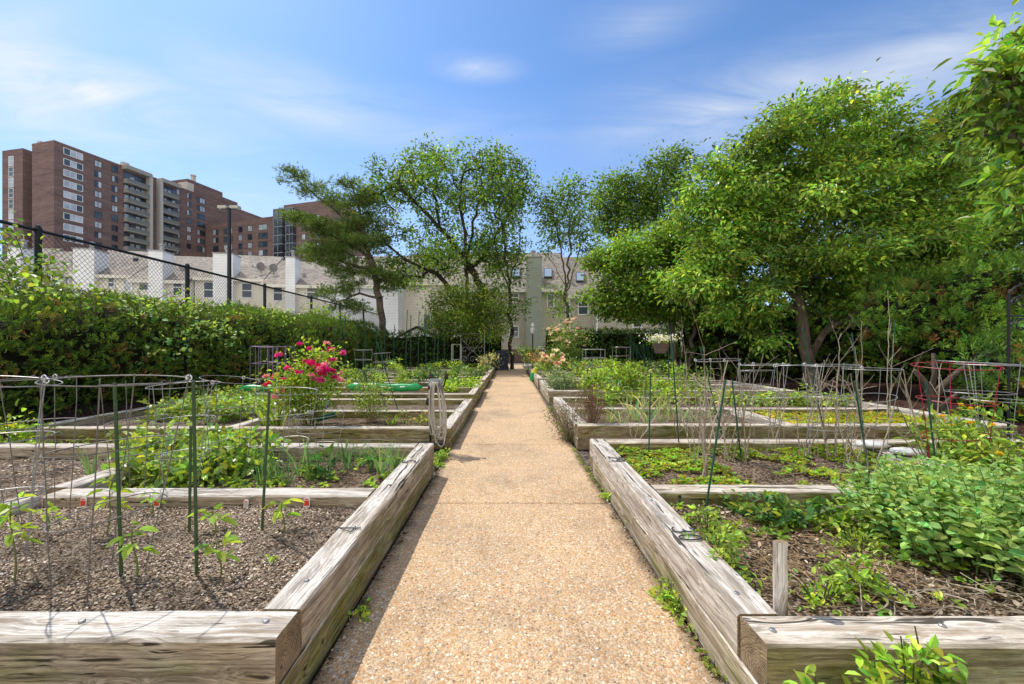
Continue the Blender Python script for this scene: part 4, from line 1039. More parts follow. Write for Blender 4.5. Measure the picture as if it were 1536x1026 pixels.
# --- broad tree on the right (large leaves)
Y = 12.0
b = at(1214, 576, Y); b.z = .05
MAG = [(.125, .19, .03), (.098, .158, .026), (.18, .25, .042), (.07, .12, .022)]
lob = [(1215, 175, 44, 38), (1145, 215, 34, 42), (1120, 260, 52, 40), (1200, 240, 70, 52), (1305, 200, 52, 52), (1290, 280, 80, 62), (1180, 320, 90, 60), (1085, 330, 52, 56), (1040, 300, 22, 40), (1130, 400, 80, 60), (1230, 395, 78, 62), (1330, 350, 70, 70), (1120, 465, 60, 30), (1250, 455, 46, 26), (1060, 410, 46, 50), (1390, 300, 52, 70), (1380, 390, 44, 52), (1140, 505, 34, 18)]
tree('broad large leaved tree with a pale forked trunk filling the right side', b,
     [[tuple(b)] + polyl((1205, 500), (1198, 450), (1205, 380), (1215, 300), (1215, 210), Y=[12, 12, 12.1, 12.2, 12]), polyl((1212, 555), (1235, 500), (1290, 460), (1330, 420), (1370, 350), Y=[12, 12, 12, 12, 12]),
      polyl((1202, 450), (1150, 380), (1110, 320), (1090, 280), Y=Y), polyl((1210, 400), (1270, 330), (1300, 250), Y=Y), polyl((1205, 470), (1140, 440), (1080, 400), Y=[12, 11.6, 11.4]), [tuple(b + Vector((-.5, .3, 0)))] + polyl((1185, 520), (1170, 480), Y=12)],
     [ell(*a[:2], Y, *a[2:], ry=a[2] * 1.15) for a in lob], 1850, 42, .15, MAG, r0=.19, bark='bark_pale', mt='leaf_gloss', spread=.21, mind=.2, ratio=.46, shell=.7, flat=.5, dv=.28, droop=.22, yel=.22, sub=(9, .40, .42, .66))
# --- lower round tree left of it
Y = 16.5
b = at(1012, 540, Y); b.z = 0
lob = [(925, 395, 36, 40), (915, 440, 30, 36), (960, 380, 48, 32), (1000, 360, 40, 30), (975, 430, 56, 44), (1030, 400, 46, 48), (945, 465, 36, 24), (1010, 465, 46, 26), (1055, 440, 40, 40), (1075, 380, 36, 44)]
tree('round bright green tree standing before the clipped hedge, left of the broad tree', b,
     [[tuple(b)] + polyl((1006, 480), (985, 430), (950, 390), Y=Y), polyl((1010, 500), (1020, 440), (1025, 390), Y=Y), polyl((1006, 480), (960, 450), (930, 430), Y=Y), [tuple(b + Vector((.5, 0, 0)))] + polyl((1045, 470), (1060, 420), Y=Y)],
     [ell(*a[:2], Y, *a[2:]) for a in lob], 880, 42, .165, MAG[:2] + GR[:1], r0=.15, bark='bark_pale', spread=.25, mind=.22, ratio=.52, shell=.7, dv=.28, flat=.55, sub=(6, .46, .45, .5))
# --- darker tree behind on the far right
Y = 17
b = at(1440, 560, Y); b.z = 0
lob = [(1365, 225, 46, 50), (1400, 195, 48, 36), (1450, 185, 56, 40), (1500, 180, 50, 44), (1420, 270, 70, 60), (1500, 250, 60, 80), (1490, 340, 70, 70), (1400, 350, 60, 60), (1540, 300, 50, 90), (1350, 430, 80, 60), (1300, 470, 70, 50), (1450, 430, 90, 60)]
tree('dark dense tree standing behind the broad tree at the right edge', b, [[tuple(b)] + polyl((1440, 450), (1435, 330), (1440, 230), Y=Y), polyl((1440, 430), (1380, 350), Y=Y), polyl((1440, 420), (1500, 320), Y=Y), polyl((1440, 470), (1340, 430), Y=Y)],
     [ell(*a[:2], Y, *a[2:]) for a in lob], 900, 40, .19, GM + [(.10, .135, .024)], r0=.3, bark='bark_dark', spread=.34, mind=.34, shell=.75, dv=.3, flat=.55, sub=(5, .40, .6, .8))
# --- near branches with big leaves, top right
Y = 4.6
b = Vector((8.2, 4.9, 0))
lob = [(1505, 95, 26, 16), (1490, 128, 26, 12), (1530, 55, 22, 16), (1470, 140, 14, 7), (1520, 160, 26, 14), (1500, 190, 22, 12), (1540, 215, 30, 20), (1525, 265, 24, 20), (1550, 110, 30, 30), (1520, 315, 18, 22), (1590, 180, 50, 110), (1466, 95, 12, 7), (1480, 178, 16, 7)]
tree('large leaved magnolia reaching in from the upper right corner', b, [[tuple(b), (8.1, 4.8, 2.0), (7.6, 4.7, 3.4), (6.9, 4.6, 4.4)], [(7.9, 4.75, 2.6)] + polyl((1560, 260), (1510, 200), Y=Y), [(7.5, 4.7, 3.5)] + polyl((1550, 130), (1490, 115), Y=Y), [(7.8, 4.75, 2.4)] + polyl((1570, 330), (1525, 315), Y=Y)],
     [ell(*a[:2], Y, *a[2:]) for a in lob], 210, 13, .155, [(.13, .20, .03), (.17, .25, .04), (.10, .165, .026)], r0=.12, bark='bark_pale', mt='leaf_gloss', spread=.10, mind=.12, ratio=.40, dv=.25, flat=.7, step=.2, droop=.28)
# --- yellow green shrub in the middle
Y = 21.5
b = at(700, 560, Y); b.z = 0
lob = [(665, 455, 24, 22), (700, 450, 34, 28), (735, 455, 26, 24), (690, 485, 46, 24), (725, 488, 36, 22), (655, 480, 16, 18)]
tree('rounded yellow green shrub tree in front of the large maple', b, [[tuple(b)] + polyl((698, 500), (690, 460), Y=Y), [tuple(b)] + polyl((712, 495), (730, 455), Y=Y), [tuple(b)] + polyl((690, 500), (662, 465), Y=Y)],
     [ell(*a[:2], Y, *a[2:]) for a in lob], 280, 52, .13, [(.10, .14, .02), (.13, .165, .022), (.075, .115, .02)], r0=.07, bark='bark_dark', spread=.26, mind=.26, shell=.7, name='shrub', cat='shrub', trunkname='stem', dv=.28)

# ---------------------------------------------------------------- hedges
def hedge(name, label, cat, path_pts, prof, dens, spray, cols, brown=0, group=None, lump=.22, fan=8, zfun=None, coremat='bark_dark', lw=.022, up=.5, mt='needle'):
    """a hedge swept along path points (x, y): prof is the front-to-back outline as (outward offset, z)"""
    P = np.array(path_pts, float); seg = np.linalg.norm(P[1:] - P[:-1], axis=1); cum = np.concatenate([[0], np.cumsum(seg)]); Ltot = cum[-1]
    Q = np.array(prof, float); qs = np.linalg.norm(Q[1:] - Q[:-1], axis=1); qc = np.concatenate([[0], np.cumsum(qs)])
    t = thing(name, label, cat, (P[0][0], P[0][1], 0), group=group); o0 = np.array([P[0][0], P[0][1], 0])
    def ev(s, q, inset=0):
        i = np.clip(np.searchsorted(cum, s, 'right') - 1, 0, len(seg) - 1); f = (s - cum[i]) / seg[i]
        xy = P[i] + (P[i + 1] - P[i]) * f[:, None]; tg = unit(P[i + 1] - P[i]); out = np.c_[tg[:, 1], -tg[:, 0]]
        j = np.clip(np.searchsorted(qc, q, 'right') - 1, 0, len(qs) - 1); g = (q - qc[j]) / qs[j]
        of = Q[j] + (Q[j + 1] - Q[j]) * g[:, None]; pt = unit(Q[j + 1] - Q[j]); nn = np.c_[-pt[:, 1], pt[:, 0]] * -1
        zz = of[:, 1] * (zfun(s) if zfun else 1)
        pos = np.c_[xy + out * of[:, :1], zz]; nor = np.c_[out * nn[:, :1], nn[:, 1]]
        nor = unit(nor)
        l = np.array([mnoise.noise(Vector(p * 1.1)) + .6 * mnoise.noise(Vector(p * 2.6)) for p in pos])
        return pos + nor * (lump * l - inset)[:, None], nor, l
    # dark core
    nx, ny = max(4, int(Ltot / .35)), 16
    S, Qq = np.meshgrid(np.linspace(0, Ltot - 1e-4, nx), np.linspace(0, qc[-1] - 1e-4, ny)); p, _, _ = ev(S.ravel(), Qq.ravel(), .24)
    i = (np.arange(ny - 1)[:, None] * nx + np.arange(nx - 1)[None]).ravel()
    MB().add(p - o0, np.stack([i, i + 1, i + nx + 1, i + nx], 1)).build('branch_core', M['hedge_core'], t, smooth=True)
    n = int(Ltot * qc[-1] * dens); s = rng.random(n) * (Ltot - 1e-4)
    # sprays are denser where the hedge is near
    p, nor, l = ev(s, rng.random(n) * (qc[-1] - 1e-4)); p = p + nor * rng.normal(-.04, .07, (n, 1))
    D0 = unit(nor * .7 + rng.normal(0, .5, (n, 3)) + (0, 0, up)); side = unit(np.cross(D0, nor + rng.normal(0, .3, (n, 3))))
    k = np.arange(fan); f = (k / (fan - 1))
    sp = spray * rng.uniform(.6, 1.4, n)
    pos = p[:, None] + D0[:, None] * (sp[:, None, None] * (f * .75)[None, :, None])
    sg = np.where(k % 2 == 0, 1, -1)
    D = D0[:, None] * .8 + side[:, None] * (sg * (1 - f * .75))[None, :, None] * .9 + rng.normal(0, .15, (n, fan, 3))
    L = (sp * .55)[:, None] * (1.1 - .6 * f)[None]
    tone = np.clip(1 + .30 * l[:, None] + .2 * rng.normal(size=(n, 1)), .4, 1.7)
    c = np.stack([cvar(cc, n, .2, .2) for cc in cols])[rng.integers(0, len(cols), n), np.arange(n)] * tone
    if brown:
        bn = np.array([mnoise.noise(Vector(q * 3.0)) for q in p]); bm = (bn > .32) & (rng.random(n) < brown)& (nor[:, 2] < .75)
        c[bm] = cvar((.16, .085, .028), int(bm.sum()), .3, .1)
    c = np.repeat(c[:, None], fan, 1).reshape(-1, 3)
    m = MB(); m.leaves((pos.reshape(-1, 3) - o0), D.reshape(-1, 3), np.repeat(nor, fan, 0) + rng.normal(0, .4, (n * fan, 3)), L.ravel(), lw * rng.uniform(.7, 1.4, n * fan), c, .1, 4, .1)
    m.build('foliage', M[mt], t)
    return t
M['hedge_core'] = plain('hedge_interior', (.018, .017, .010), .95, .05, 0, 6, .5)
JUN = [(.056, .095, .013), (.082, .127, .016), (.038, .07, .012)]
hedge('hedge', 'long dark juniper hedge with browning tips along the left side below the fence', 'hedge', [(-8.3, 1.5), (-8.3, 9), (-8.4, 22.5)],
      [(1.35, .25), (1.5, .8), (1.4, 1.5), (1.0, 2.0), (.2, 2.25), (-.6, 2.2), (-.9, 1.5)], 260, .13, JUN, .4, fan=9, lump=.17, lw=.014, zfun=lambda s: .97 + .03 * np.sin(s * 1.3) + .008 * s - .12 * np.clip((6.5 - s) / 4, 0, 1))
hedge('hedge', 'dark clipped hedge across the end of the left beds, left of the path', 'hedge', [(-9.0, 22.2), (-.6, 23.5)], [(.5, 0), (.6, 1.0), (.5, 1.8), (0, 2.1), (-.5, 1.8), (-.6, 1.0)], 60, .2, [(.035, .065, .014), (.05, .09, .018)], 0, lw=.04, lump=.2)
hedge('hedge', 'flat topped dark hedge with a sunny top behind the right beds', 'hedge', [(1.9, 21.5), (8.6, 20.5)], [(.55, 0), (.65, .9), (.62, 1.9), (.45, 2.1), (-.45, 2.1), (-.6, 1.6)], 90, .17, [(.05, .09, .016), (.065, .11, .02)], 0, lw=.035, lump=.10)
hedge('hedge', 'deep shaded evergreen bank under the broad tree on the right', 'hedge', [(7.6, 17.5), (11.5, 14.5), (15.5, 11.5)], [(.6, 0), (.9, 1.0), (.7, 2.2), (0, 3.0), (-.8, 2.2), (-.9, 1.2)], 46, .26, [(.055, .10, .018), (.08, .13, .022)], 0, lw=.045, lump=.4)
hedge('juniper', 'bushy juniper with orange brown tips in layered sprays at the right edge', 'shrub', [(9.2, 10.3), (10.6, 8.6), (12.2, 6.4)], [(.9, .9), (1.25, 1.2), (1.1, 2.1), (.5, 2.9), (-.4, 3.1), (-1.0, 2.2), (-1.2, 1.2)], 170, .2, [(.075, .135, .018), (.10, .17, .022), (.055, .10, .018)], .5, lump=.5, fan=10, lw=.02)
hedge('juniper', 'low dark juniper mound beneath the right edge bush', 'shrub', [(8.7, 7.4), (9.6, 5.6), (10.5, 3.6)], [(.9, 0), (1.1, .5), (.9, 1.2), (.3, 1.55), (-.5, 1.5), (-.9, .8)], 100, .24, [(.05, .10, .018), (.075, .14, .02)], .35, lump=.35, fan=9, lw=.026)
# bare trunk of the juniper
bq = G(1402, 625, .1)
t = thing('dead_tree', 'twisted bare grey juniper stump with forked limbs leaning in deep shade behind the right beds', 'tree trunk', tuple(bq))
m = MB(); q = bq.y
for pts, r in (([(1402, 628), (1400, 600), (1385, 570), (1372, 555)], [.075, .06, .045, .03]), ([(1400, 600), (1412, 580), (1440, 555), (1475, 535)], [.06, .05, .04, .03]), ([(1405, 618), (1430, 595), (1465, 575)], [.045, .035, .022]), ([(1396, 592), (1402, 560), (1400, 530)], [.045, .035, .026])):
    m.tube([at(a, c, q) - bq for a, c in pts], r, 8)
m.build('trunk', M['bark'], t, smooth=True)

# vines over the hedge top and on the fence
def vine(label, spots, n, ls, cols, name='vine'):
    base = Vector(spots[0][:3]); t = thing(name, label, 'vine', (base.x, base.y, 0)); bb = np.array([base.x, base.y, 0])
    m = MB(); s = MB(); k = max(1, n // len(spots))
    for (x, y, z, rx, ry, rz) in spots:
        C = np.array([x, y, z]) + rng.normal(size=(max(2, k // 14), 3)) * (rx * .6, ry * .6, rz * .6)
        for c in C:
            d = rng.normal(0, .25, 3) + (0, 0, .1); pts = [c - bb + d * f + (0, 0, -.25 * f * f) for f in np.linspace(0, 1.3, 5)]; s.tube(pts, .006, 4, col=(.10, .07, .04))
        P = C[rng.integers(0, len(C), k)] + rng.normal(size=(k, 3)) * .16
        L = ls * rng.uniform(.6, 1.3, k)
        m.leaves(P - bb, rdir(k, -.3), np.c_[rng.normal(0, .5, (k, 1)) + .3, rng.normal(0, .5, (k, 1)) - .3, np.ones((k, 1))], L, L * .75, np.stack([cvar(c, k, .25, .2) for c in cols])[rng.integers(0, len(cols), k), np.arange(k)], .12, 6)
    s.build('stem', M['stem'], t); m.build('foliage', M['leaf'], t)
LG = [(.15, .22, .03), (.11, .17, .025), (.20, .27, .05)]
vine('bright green vine sprawling over the top of the left hedge', [(-7.6, y, 1.98 + .06 * math.sin(y) + .018 * y, .45, .7, .07) for y in np.arange(4.6, 14, .9)], 1250, .085, LG)
vine('pale leafed vine trailing down the front face of the left hedge', [(-7.0, 7.4, 1.95, .12, .4, .15), (-6.85, 8.6, 1.8, .12, .5, .2), (-6.8, 9.4, 1.6, .1, .4, .15), (-6.85, 8.0, 1.4, .1, .3, .15)], 300, .09, [(.13, .20, .05), (.10, .17, .06), (.17, .23, .06)])
vine('thick vine climbing the fence at the left picture edge', [(-9.2, 6.4, 2.9, .3, .5, .45), (-9.3, 6.9, 3.35, .2, .4, .2), (-9.2, 7.6, 2.8, .2, .4, .15), (-9.3, 6.2, 3.6, .3, .4, .3), (-9.0, 7.2, 2.5, .3, .7, .2)], 1000, .10, [(.12, .18, .03), (.09, .14, .022), (.16, .22, .04)])
vine('leafy vine tangle at the far end of the fence beside the pine', [(-9.2, 19.4, 2.9, .3, .9, .25), (-8.9, 21, 2.6, .3, .8, .3), (-8.6, 22.2, 2.3, .6, .6, .3)], 700, .14, LG)
ORD = ('first', 'second', 'third', 'fourth', 'fifth', 'sixth', 'seventh', 'eighth', 'ninth', 'tenth', 'eleventh', 'twelfth', 'thirteenth', 'fourteenth', 'fifteenth', 'sixteenth', 'seventeenth')
# ================================================================== garden things
def V3(v): return np.array([v[0], v[1], v[2]])
GRN = [(.12, .17, .025), (.09, .135, .022), (.16, .215, .035)]
LIM = [(.18, .26, .03), (.14, .21, .03), (.22, .30, .05)]
DRK = [(.045, .095, .025), (.06, .115, .028), (.035, .075, .022)]
SAG = [(.17, .21, .13), (.13, .17, .10), (.22, .26, .17)]
DRY = [(.28, .20, .12), (.20, .14, .085), (.36, .28, .18)]

def bush(name, label, cat, base, h, r, n, ls, cols, ratio=.55, stems=7, fl=None, mt='leaf', group=None, kind=6, stemcol=(.09, .10, .035), lowz=.15, droop=.2, up=.5, cl=12, sr=.004, dv=.24, spread=.06, buds=None, leafless=False, flat=1.0):
    b = V3(base); t = thing(name, label, cat, tuple(b), group=group)
    s = MB(); f = MB(); tips = []
    for i in range(stems):
        a = rng.random() * 2 * PI; q = math.sqrt(rng.random()) * r; hh = h * (1 - .45 * (q / max(r, 1e-3)) ** 2) * rng.uniform(.8, 1.0)
        e = np.array([q * math.cos(a), q * math.sin(a), hh]); st = e * (.18, .18, 0) + (0, 0, -.03)
        pts = [st + (e - st) * u + np.array([e[0], e[1], 0]) * (.25 * u * (1 - u)) * -1 + rng.normal(0, .012 * h, 3) * (0 < u < 1) for u in np.linspace(0, 1, 6)]
        s.tube(pts, np.linspace(sr, sr * .5, 6), 5, col=np.array(stemcol) * rng.uniform(.7, 1.3)); tips.append(np.array(pts))
    T = np.array(tips)
    if n:
        k = max(1, n // cl); si = rng.integers(0, stems, k); u = lowz + (1 - lowz) * rng.random(k) ** .75; iu = np.clip(u * 5, 0, 4.999); i0 = iu.astype(int); fr = (iu - i0)[:, None]
        C = T[si, i0] * (1 - fr) + T[si, i0 + 1] * fr + rng.normal(0, spread * 1.1, (k, 3)) * (1, 1, .7 * flat)
        P = np.repeat(C, cl, 0) + rng.normal(0, spread, (k * cl, 3)) * (1, 1, .7 * flat); P[:, 2] = np.maximum(P[:, 2], .012)
        O = P * (1, 1, .3); D = unit(O) * .6 + rng.normal(0, .6, P.shape) + (0, 0, .12)
        L = ls * rng.uniform(.55, 1.25, len(P))
        tone = np.repeat(np.clip(1 + .2 * rng.normal(size=(k, 1)), .6, 1.5), cl, 0)
        c = np.stack([cvar(x, len(P), dv, .2) for x in cols])[rng.integers(0, len(cols), len(P)), np.arange(len(P))] * tone
        f.leaves(P, D, np.c_[rng.normal(0, .5, (len(P), 2)), np.ones(len(P)) * up * 2], L, L * ratio, c, .16, kind, droop)
    s.build('stem', M['stem' if not leafless else 'dry'], t)
    if n: f.build('foliage', M[mt], t)
    if fl:
        cnt, fs, fc, zone = fl
        for i in range(cnt):
            if zone is not None and rng.random() < zone[4]: p = np.array([rng.normal(zone[0], zone[3]), -abs(rng.normal(r * .5, r * .2)), rng.normal(zone[2], zone[3])])
            else:
                q = T[rng.integers(0, stems), 5 if rng.random() < .6 else 4]; p = q + rng.normal(0, .05, 3) + unit(q) * .05
            m = MB(); k = 16; z = rng.uniform(.7, 1.25) * fs
            d = unit(np.c_[rng.normal(size=(k, 2)), rng.uniform(-.1, 1.1, k)] + (0, -.25, .2)); cc = np.array(fc[rng.integers(0, len(fc))])
            m.leaves(p + d * .12 * z, d, rdir(k) + d * .2, z * rng.uniform(.6, 1.0, k), z * .75, np.clip(cvar(cc, k, .15, .0), 0, .95), .3, 6, -.15)
            m.build('flower', M['petal'], t)
    return t

def straps(name, label, cat, base, n, h, w, cols, lean=.35, r=.04, group=None, mt='leaf_matt', bend=.3):
    b = V3(base); t = thing(name, label, cat, tuple(b), group=group); m = MB()
    for i in range(n):
        a = rng.random() * 2 * PI; st = np.array([math.cos(a), math.sin(a), 0]) * rng.random() * r; d = np.array([math.cos(a), math.sin(a), 0]) * lean * rng.uniform(.1, 1.3) + rng.normal(0, .08, 3) * (1, 1, 0)
        hh = h * rng.uniform(.55, 1.1); bd = bend * rng.uniform(.2, 1.6)
        pts = [st + d * hh * u + np.array([0, 0, hh * u]) + np.array([d[0], d[1], -.7]) * hh * bd * u ** 3 for u in np.linspace(0, 1, 6)]
        m.blade(pts, w * rng.uniform(.7, 1.2), cvar(cols[rng.integers(0, len(cols))], 1, .2, .15)[0])
    m.build('leaf_blades', M[mt], t); return t

def seedling(label, base, h, n, ls, cols, group=None, name='seedling', cat='seedling', ratio=.45):
    b = V3(base); t = thing(name, label, cat, tuple(b), group=group); s = MB(); f = MB()
    lean = rng.normal(0, .05, 2)
    pts = [np.array([lean[0] * u * h * 3 + .01 * math.sin(6 * u), lean[1] * u * h, h * u]) for u in np.linspace(-.05, 1, 6)]
    s.tube(pts, np.linspace(.0045, .0025, 6), 5, col=(.16, .19, .05)); s.build('stem', M['stem'], t)
    for i in range(n):
        u = .45 + .55 * (i + 1) / n; p = np.array([np.interp(u, np.linspace(-.05, 1, 6), [q[k] for q in pts]) for k in range(3)])
        a = i * 2.4 + rng.random(); d = np.array([math.cos(a), math.sin(a), .35 - .5 * (1 - u)])
        e = p + d * ls * .35; L = ls * rng.uniform(.75, 1.15)
        f.tube([p, e], .0015, 4, col=(.16, .20, .05))
        k = 3 if ratio > .4 else 5
        f.leaves(np.tile(e, (k, 1)), np.array([d * 1.0 + (0, 0, -.35)] + [d * .6 + rng.normal(0, .5, 3) for _ in range(k - 1)]), np.tile((0, 0, 1.), (k, 1)) + rng.normal(0, .25, (k, 3)), np.array([L] + [L * .6] * (k - 1)), np.array([L * ratio] + [L * ratio * .6] * (k - 1)), cvar(cols[i % len(cols)], k, .15, .15), .15, 6, .3)
    f.build('foliage', M['leaf'], t); return t

def cover(name, label, x0, x1, y0, y1, z, n, ls, cols, thr=-.1, sc=2.5, kind=6, ratio=.7, hmax=.06, mt='leaf', cat='ground cover'):
    P = np.c_[rng.uniform(x0, x1, n), rng.uniform(y0, y1, n)]
    q = np.array([mnoise.noise(Vector((a * sc, b * sc, 3.3))) + .4 * mnoise.noise(Vector((a * sc * 3, b * sc * 3, 1.3))) for a, b in P]); k = q > thr; P = P[k]; q = q[k]
    # rosettes of a few leaves
    c = 6; n2 = len(P) * c; Z = z + np.clip(q - thr, 0, 1) * hmax * 1.2 * rng.random(len(P)) + .008
    C = np.repeat(np.c_[P, Z], c, 0); D = np.c_[rng.normal(size=(n2, 2)), rng.uniform(.1, 1.0, n2)]
    L = ls * rng.uniform(.5, 1.3, n2); pick = np.repeat(rng.integers(0, len(cols), len(P)), c)
    b3 = np.array([mnoise.noise(Vector((a * 1.7, b * 1.7, 8.8))) for a, b in P]); tone = np.repeat(np.clip(1 + .5 * b3, .6, 1.5), c)[:, None]
    col = np.stack([cvar(x, n2, .22, .22) for x in cols])[pick, np.arange(n2)] * tone
    m = MB(); m.leaves(C, D, np.c_[rng.normal(0, .4, (n2, 2)), np.ones(n2)], L, L * ratio, col, .15, kind, .15)
    return tag(m.build(name, M[mt]), label, cat, kind='stuff')

def stake(label, bpos, tpos, r=.006, mt='green_metal', group='green garden stakes', clip=False, name='stake'):
    b = V3(bpos); d = V3(tpos) - b
    t = thing(name, label, 'stake', tuple(b), group=group)
    m = MB(); L = np.linalg.norm(d); n = max(4, int(L / .03)); rr = r * (1 + .10 * (np.arange(n) % 2))
    m.tube([d * u + np.array([0, 0, -.03 if u == 0 else 0]) for u in np.linspace(0, 1, n)], rr, 7); m.build('rod', M[mt], t)
    c = MB(); c.tube([d * .995, d * 1.006], [r * 1.35, r * 1.0], 7); c.build('end_cap', M[mt], t)
    return t

def cage(label, base, h, rt, rb=None, rings=3, mt='galv', legs=4, group='round wire tomato cages', r=.0028, sq=False, tie=0, tilt=(0, 0), flip=False):
    b = V3(base); t = thing('tomato_cage', label, 'tomato cage', tuple(b), group=group); rb = rb or rt * .55
    def P(a, u):
        q = rb + (rt - rb) * u
        if sq: q = q / max(abs(math.cos(a)), abs(math.sin(a)))
        return np.array([q * math.cos(a) + tilt[0] * u * h, q * math.sin(a) + tilt[1] * u * h, u * h])
    a0 = rng.random() * PI
    if sq: a0 = PI / 4
    for i in range(legs):
        a = a0 + i * 2 * PI / legs; m = MB(); m.tube([P(a, -.08)] + [P(a, u) + rng.normal(0, .002, 3) for u in np.linspace(.12, 1.02, 6)], r, 5); m.build('leg', M[mt], t)
    us = np.linspace(.36, 1.0, rings)
    for u in us:
        m = MB(); wob = rng.normal(0, .006, 2)
        m.tube([P(a, u) + (0, 0, wob[0] * math.cos(a) * 2 + wob[1] * math.sin(a) * 2) for a in np.linspace(0, 2 * PI, 29)[:-1]], r * 1.1, 5, closed=True)
        if True:
            e = P(a0 + .5, u); m.tube([e, e + (.02, .01, .012), e + (.025, .02, -.005)], r, 4)
        m.build('ring', M[mt], t)
    for i in range(tie):
        p = P(a0 + i * 2 * PI / legs, us[-1]); m = MB(); m.tube([p + np.array([.013 * math.cos(x), .004, .013 * math.sin(x)]) for x in np.linspace(0, 2 * PI, 12)[:-1]], .003, 5, closed=True); m.build('tie', M['tie'], t)
    return t
M['tie'] = plain('white_plastic_tie', (.85, .85, .88), .4)

def canes(label, base, tops, r=.006, col=(.36, .29, .22), side=5, name='bare_cane', group='leafless canes in the right beds', wig=.05):
    b = V3(base); t = thing(name, label, 'bare plant', tuple(b), group=group); m = MB()
    def grow(p0, p1, r0, lev):
        L = np.linalg.norm(p1 - p0); n = max(4, int(L / .07)); off = np.cumsum(rng.normal(0, wig * .35 * L / math.sqrt(n), (n + 1, 3)), 0); off -= np.linspace(0, 1, n + 1)[:, None] * off[-1]
        pts = [p0 + (p1 - p0) * i / n + off[i] for i in range(n + 1)]
        rr = np.linspace(r0, r0 * .45, n + 1) * (1 + .18 * (rng.random(n + 1) > .7))
        m.tube(pts, rr, 5, col=np.array(col) * rng.uniform(.65, 1.25))
        if lev < 2:
            for k in range(int(side * (.5 if lev else 1))):
                i = rng.integers(n // 4, n); d = unit(p1 - p0) * .5 + rng.normal(0, .55, 3) + (0, 0, .25); grow(pts[i], pts[i] + d * L * rng.uniform(.10, .32), rr[i] * .6, lev + 1)
    for tp in tops: grow(np.array([0, 0, -.03]) + rng.normal(0, .02, 3) * (1, 1, 0), V3(tp) - b, r, 0)
    m.build('canes', M['dry'], t); return t

# ---------------------------------------------------------------- near left bed
ZN = .245
for (bx, by), (tx, ty), lab in (((182, 862), (172, 576), 'tall green stake nearest the left picture edge in the mulch plot'), ((295, 863), (290, 572), 'tall green stake in the middle of the mulch plot, nearer one of two'),
                                ((284, 797), (286, 640), 'shorter green stake standing just behind the middle one'), ((393, 795), (404, 587), 'slanting green stake on the right of the mulch plot before the onions')):
    b = G(bx, by, ZN); stake(lab, b, at(tx, ty, b.y), .0070)
for (x, y), h, n, ls, lab in (((205, 868), .23, 7, .075, 'spindly seedling with pale leaves beside the left tall green stake'), ((330, 866), .17, 6, .085, 'drooping light green seedling right of the middle stake, nearest the front'),
                              ((322, 800), .13, 5, .09, 'small broad leafed seedling in front of the second seed tag'), ((425, 797), .16, 6, .085, 'bright seedling beside the slanting green stake'),
                              ((22, 872), .36, 12, .075, 'tall yellowing seedling at the left picture edge under the wire cage'), ((160, 800), .30, 8, .08, 'tall thin seedling inside the wire cage behind the left stake'),
                              ((228, 770), .12, 5, .06, 'tiny seedling between the red seed tags'), ((408, 846), .04, 3, .04, 'tiny sprout in bare mulch right of the stakes'), ((70, 800), .16, 7, .06, 'small pale seedling at left near the cross timber')):
    seedling(lab, G(x, y, ZN), h, n, ls, LIM, 'young seedlings in the grey mulch')
M['tag_red'] = plain('red_print', (.62, .06, .025), .5); M['tag_white'] = plain('white_card', (.82, .80, .76), .5)
for x, y, c, lab in ((125, 760, 1, 'leftmost red and white seed tag, leaning beside a seedling'), (235, 760, 1, 'red and white seed tag, second from the left along the cross timber'), (369, 766, 0, 'small plain white seed tag against the cross timber'), (460, 762, 1, 'red and white seed tag nearest the path')):
    b = G(x, y, ZN); b.y = 2.625; b.x = (x - CX) / F * b.y; t = thing('seed_tag', lab, 'plant tag', tuple(b), group='seed tags along the cross timber')
    s = .8 if c else .6
    m = MB(); w_, h_ = .05 * s, .085 * s; V = [(-w_ / 2, 0, 0), (w_ / 2, 0, 0), (w_ / 2, .004, h_ * .85), (w_ * .3, .004, h_), (-w_ * .3, .004, h_), (-w_ / 2, .004, h_ * .85)]
    V2 = [(a, q - .003, z) for a, q, z in V]; m.add(V + V2, [(0, 1, 2, 3, 4, 5)[::-1], (6, 7, 8, 9, 10, 11)] + [(i, (i + 1) % 6, (i + 1) % 6 + 6, i + 6) for i in range(6)])
    m.build('card', M['tag_white'], t)
    m = MB(); m.box((0, -.0015, h_ * .42), (w_ * .8, .004, h_ * .5)); m.build('picture', M['tag_red' if c else 'concrete'], t)
    m = MB(); m.box((0, -.004, h_ * .82), (w_ * .6, .003, h_ * .09)); m.build('print_line', M['tag_red'], t)
# wire cages over the left beds
for px, Y, top, rt, lab, ti in ((150, 1.78, 570, .24, 'nearest wire cage on the left, round the tall thin seedling', 1), (-8, 1.95, 572, .22, 'wire cage cut off by the left picture edge', 2), (60, 2.45, 568, .22, 'wire cage behind the left edge cage with white ties on its ring', 2),
                            (205, 2.95, 576, .20, 'wire cage standing in the leafy rear plot, left of the tall middle stake', 0), (275, 3.05, 577, .22, 'wire cage right behind the tall middle stake', 1), (343, 3.35, 570, .21, 'wire cage with its ring between the two tall right hand stakes', 1), (428, 3.55, 586, .24, 'low wide wire cage above the onions, before the pink rose', 0), (480, 3.8, 622, .22, 'squat bent wire ring above the onion row', 0)):
    zb = ZN if Y < 2.7 else .19; b = at(px, 700, Y); b.z = zb; cage(lab, b, max(.45, H - (top - CY) / F * Y - zb), rt, rt * .62, 3, 'rusty' if px in (150, 60, 205, 343) else 'galv', tie=ti, r=.0026, tilt=(rng.normal(0, .04), rng.normal(0, .04)))
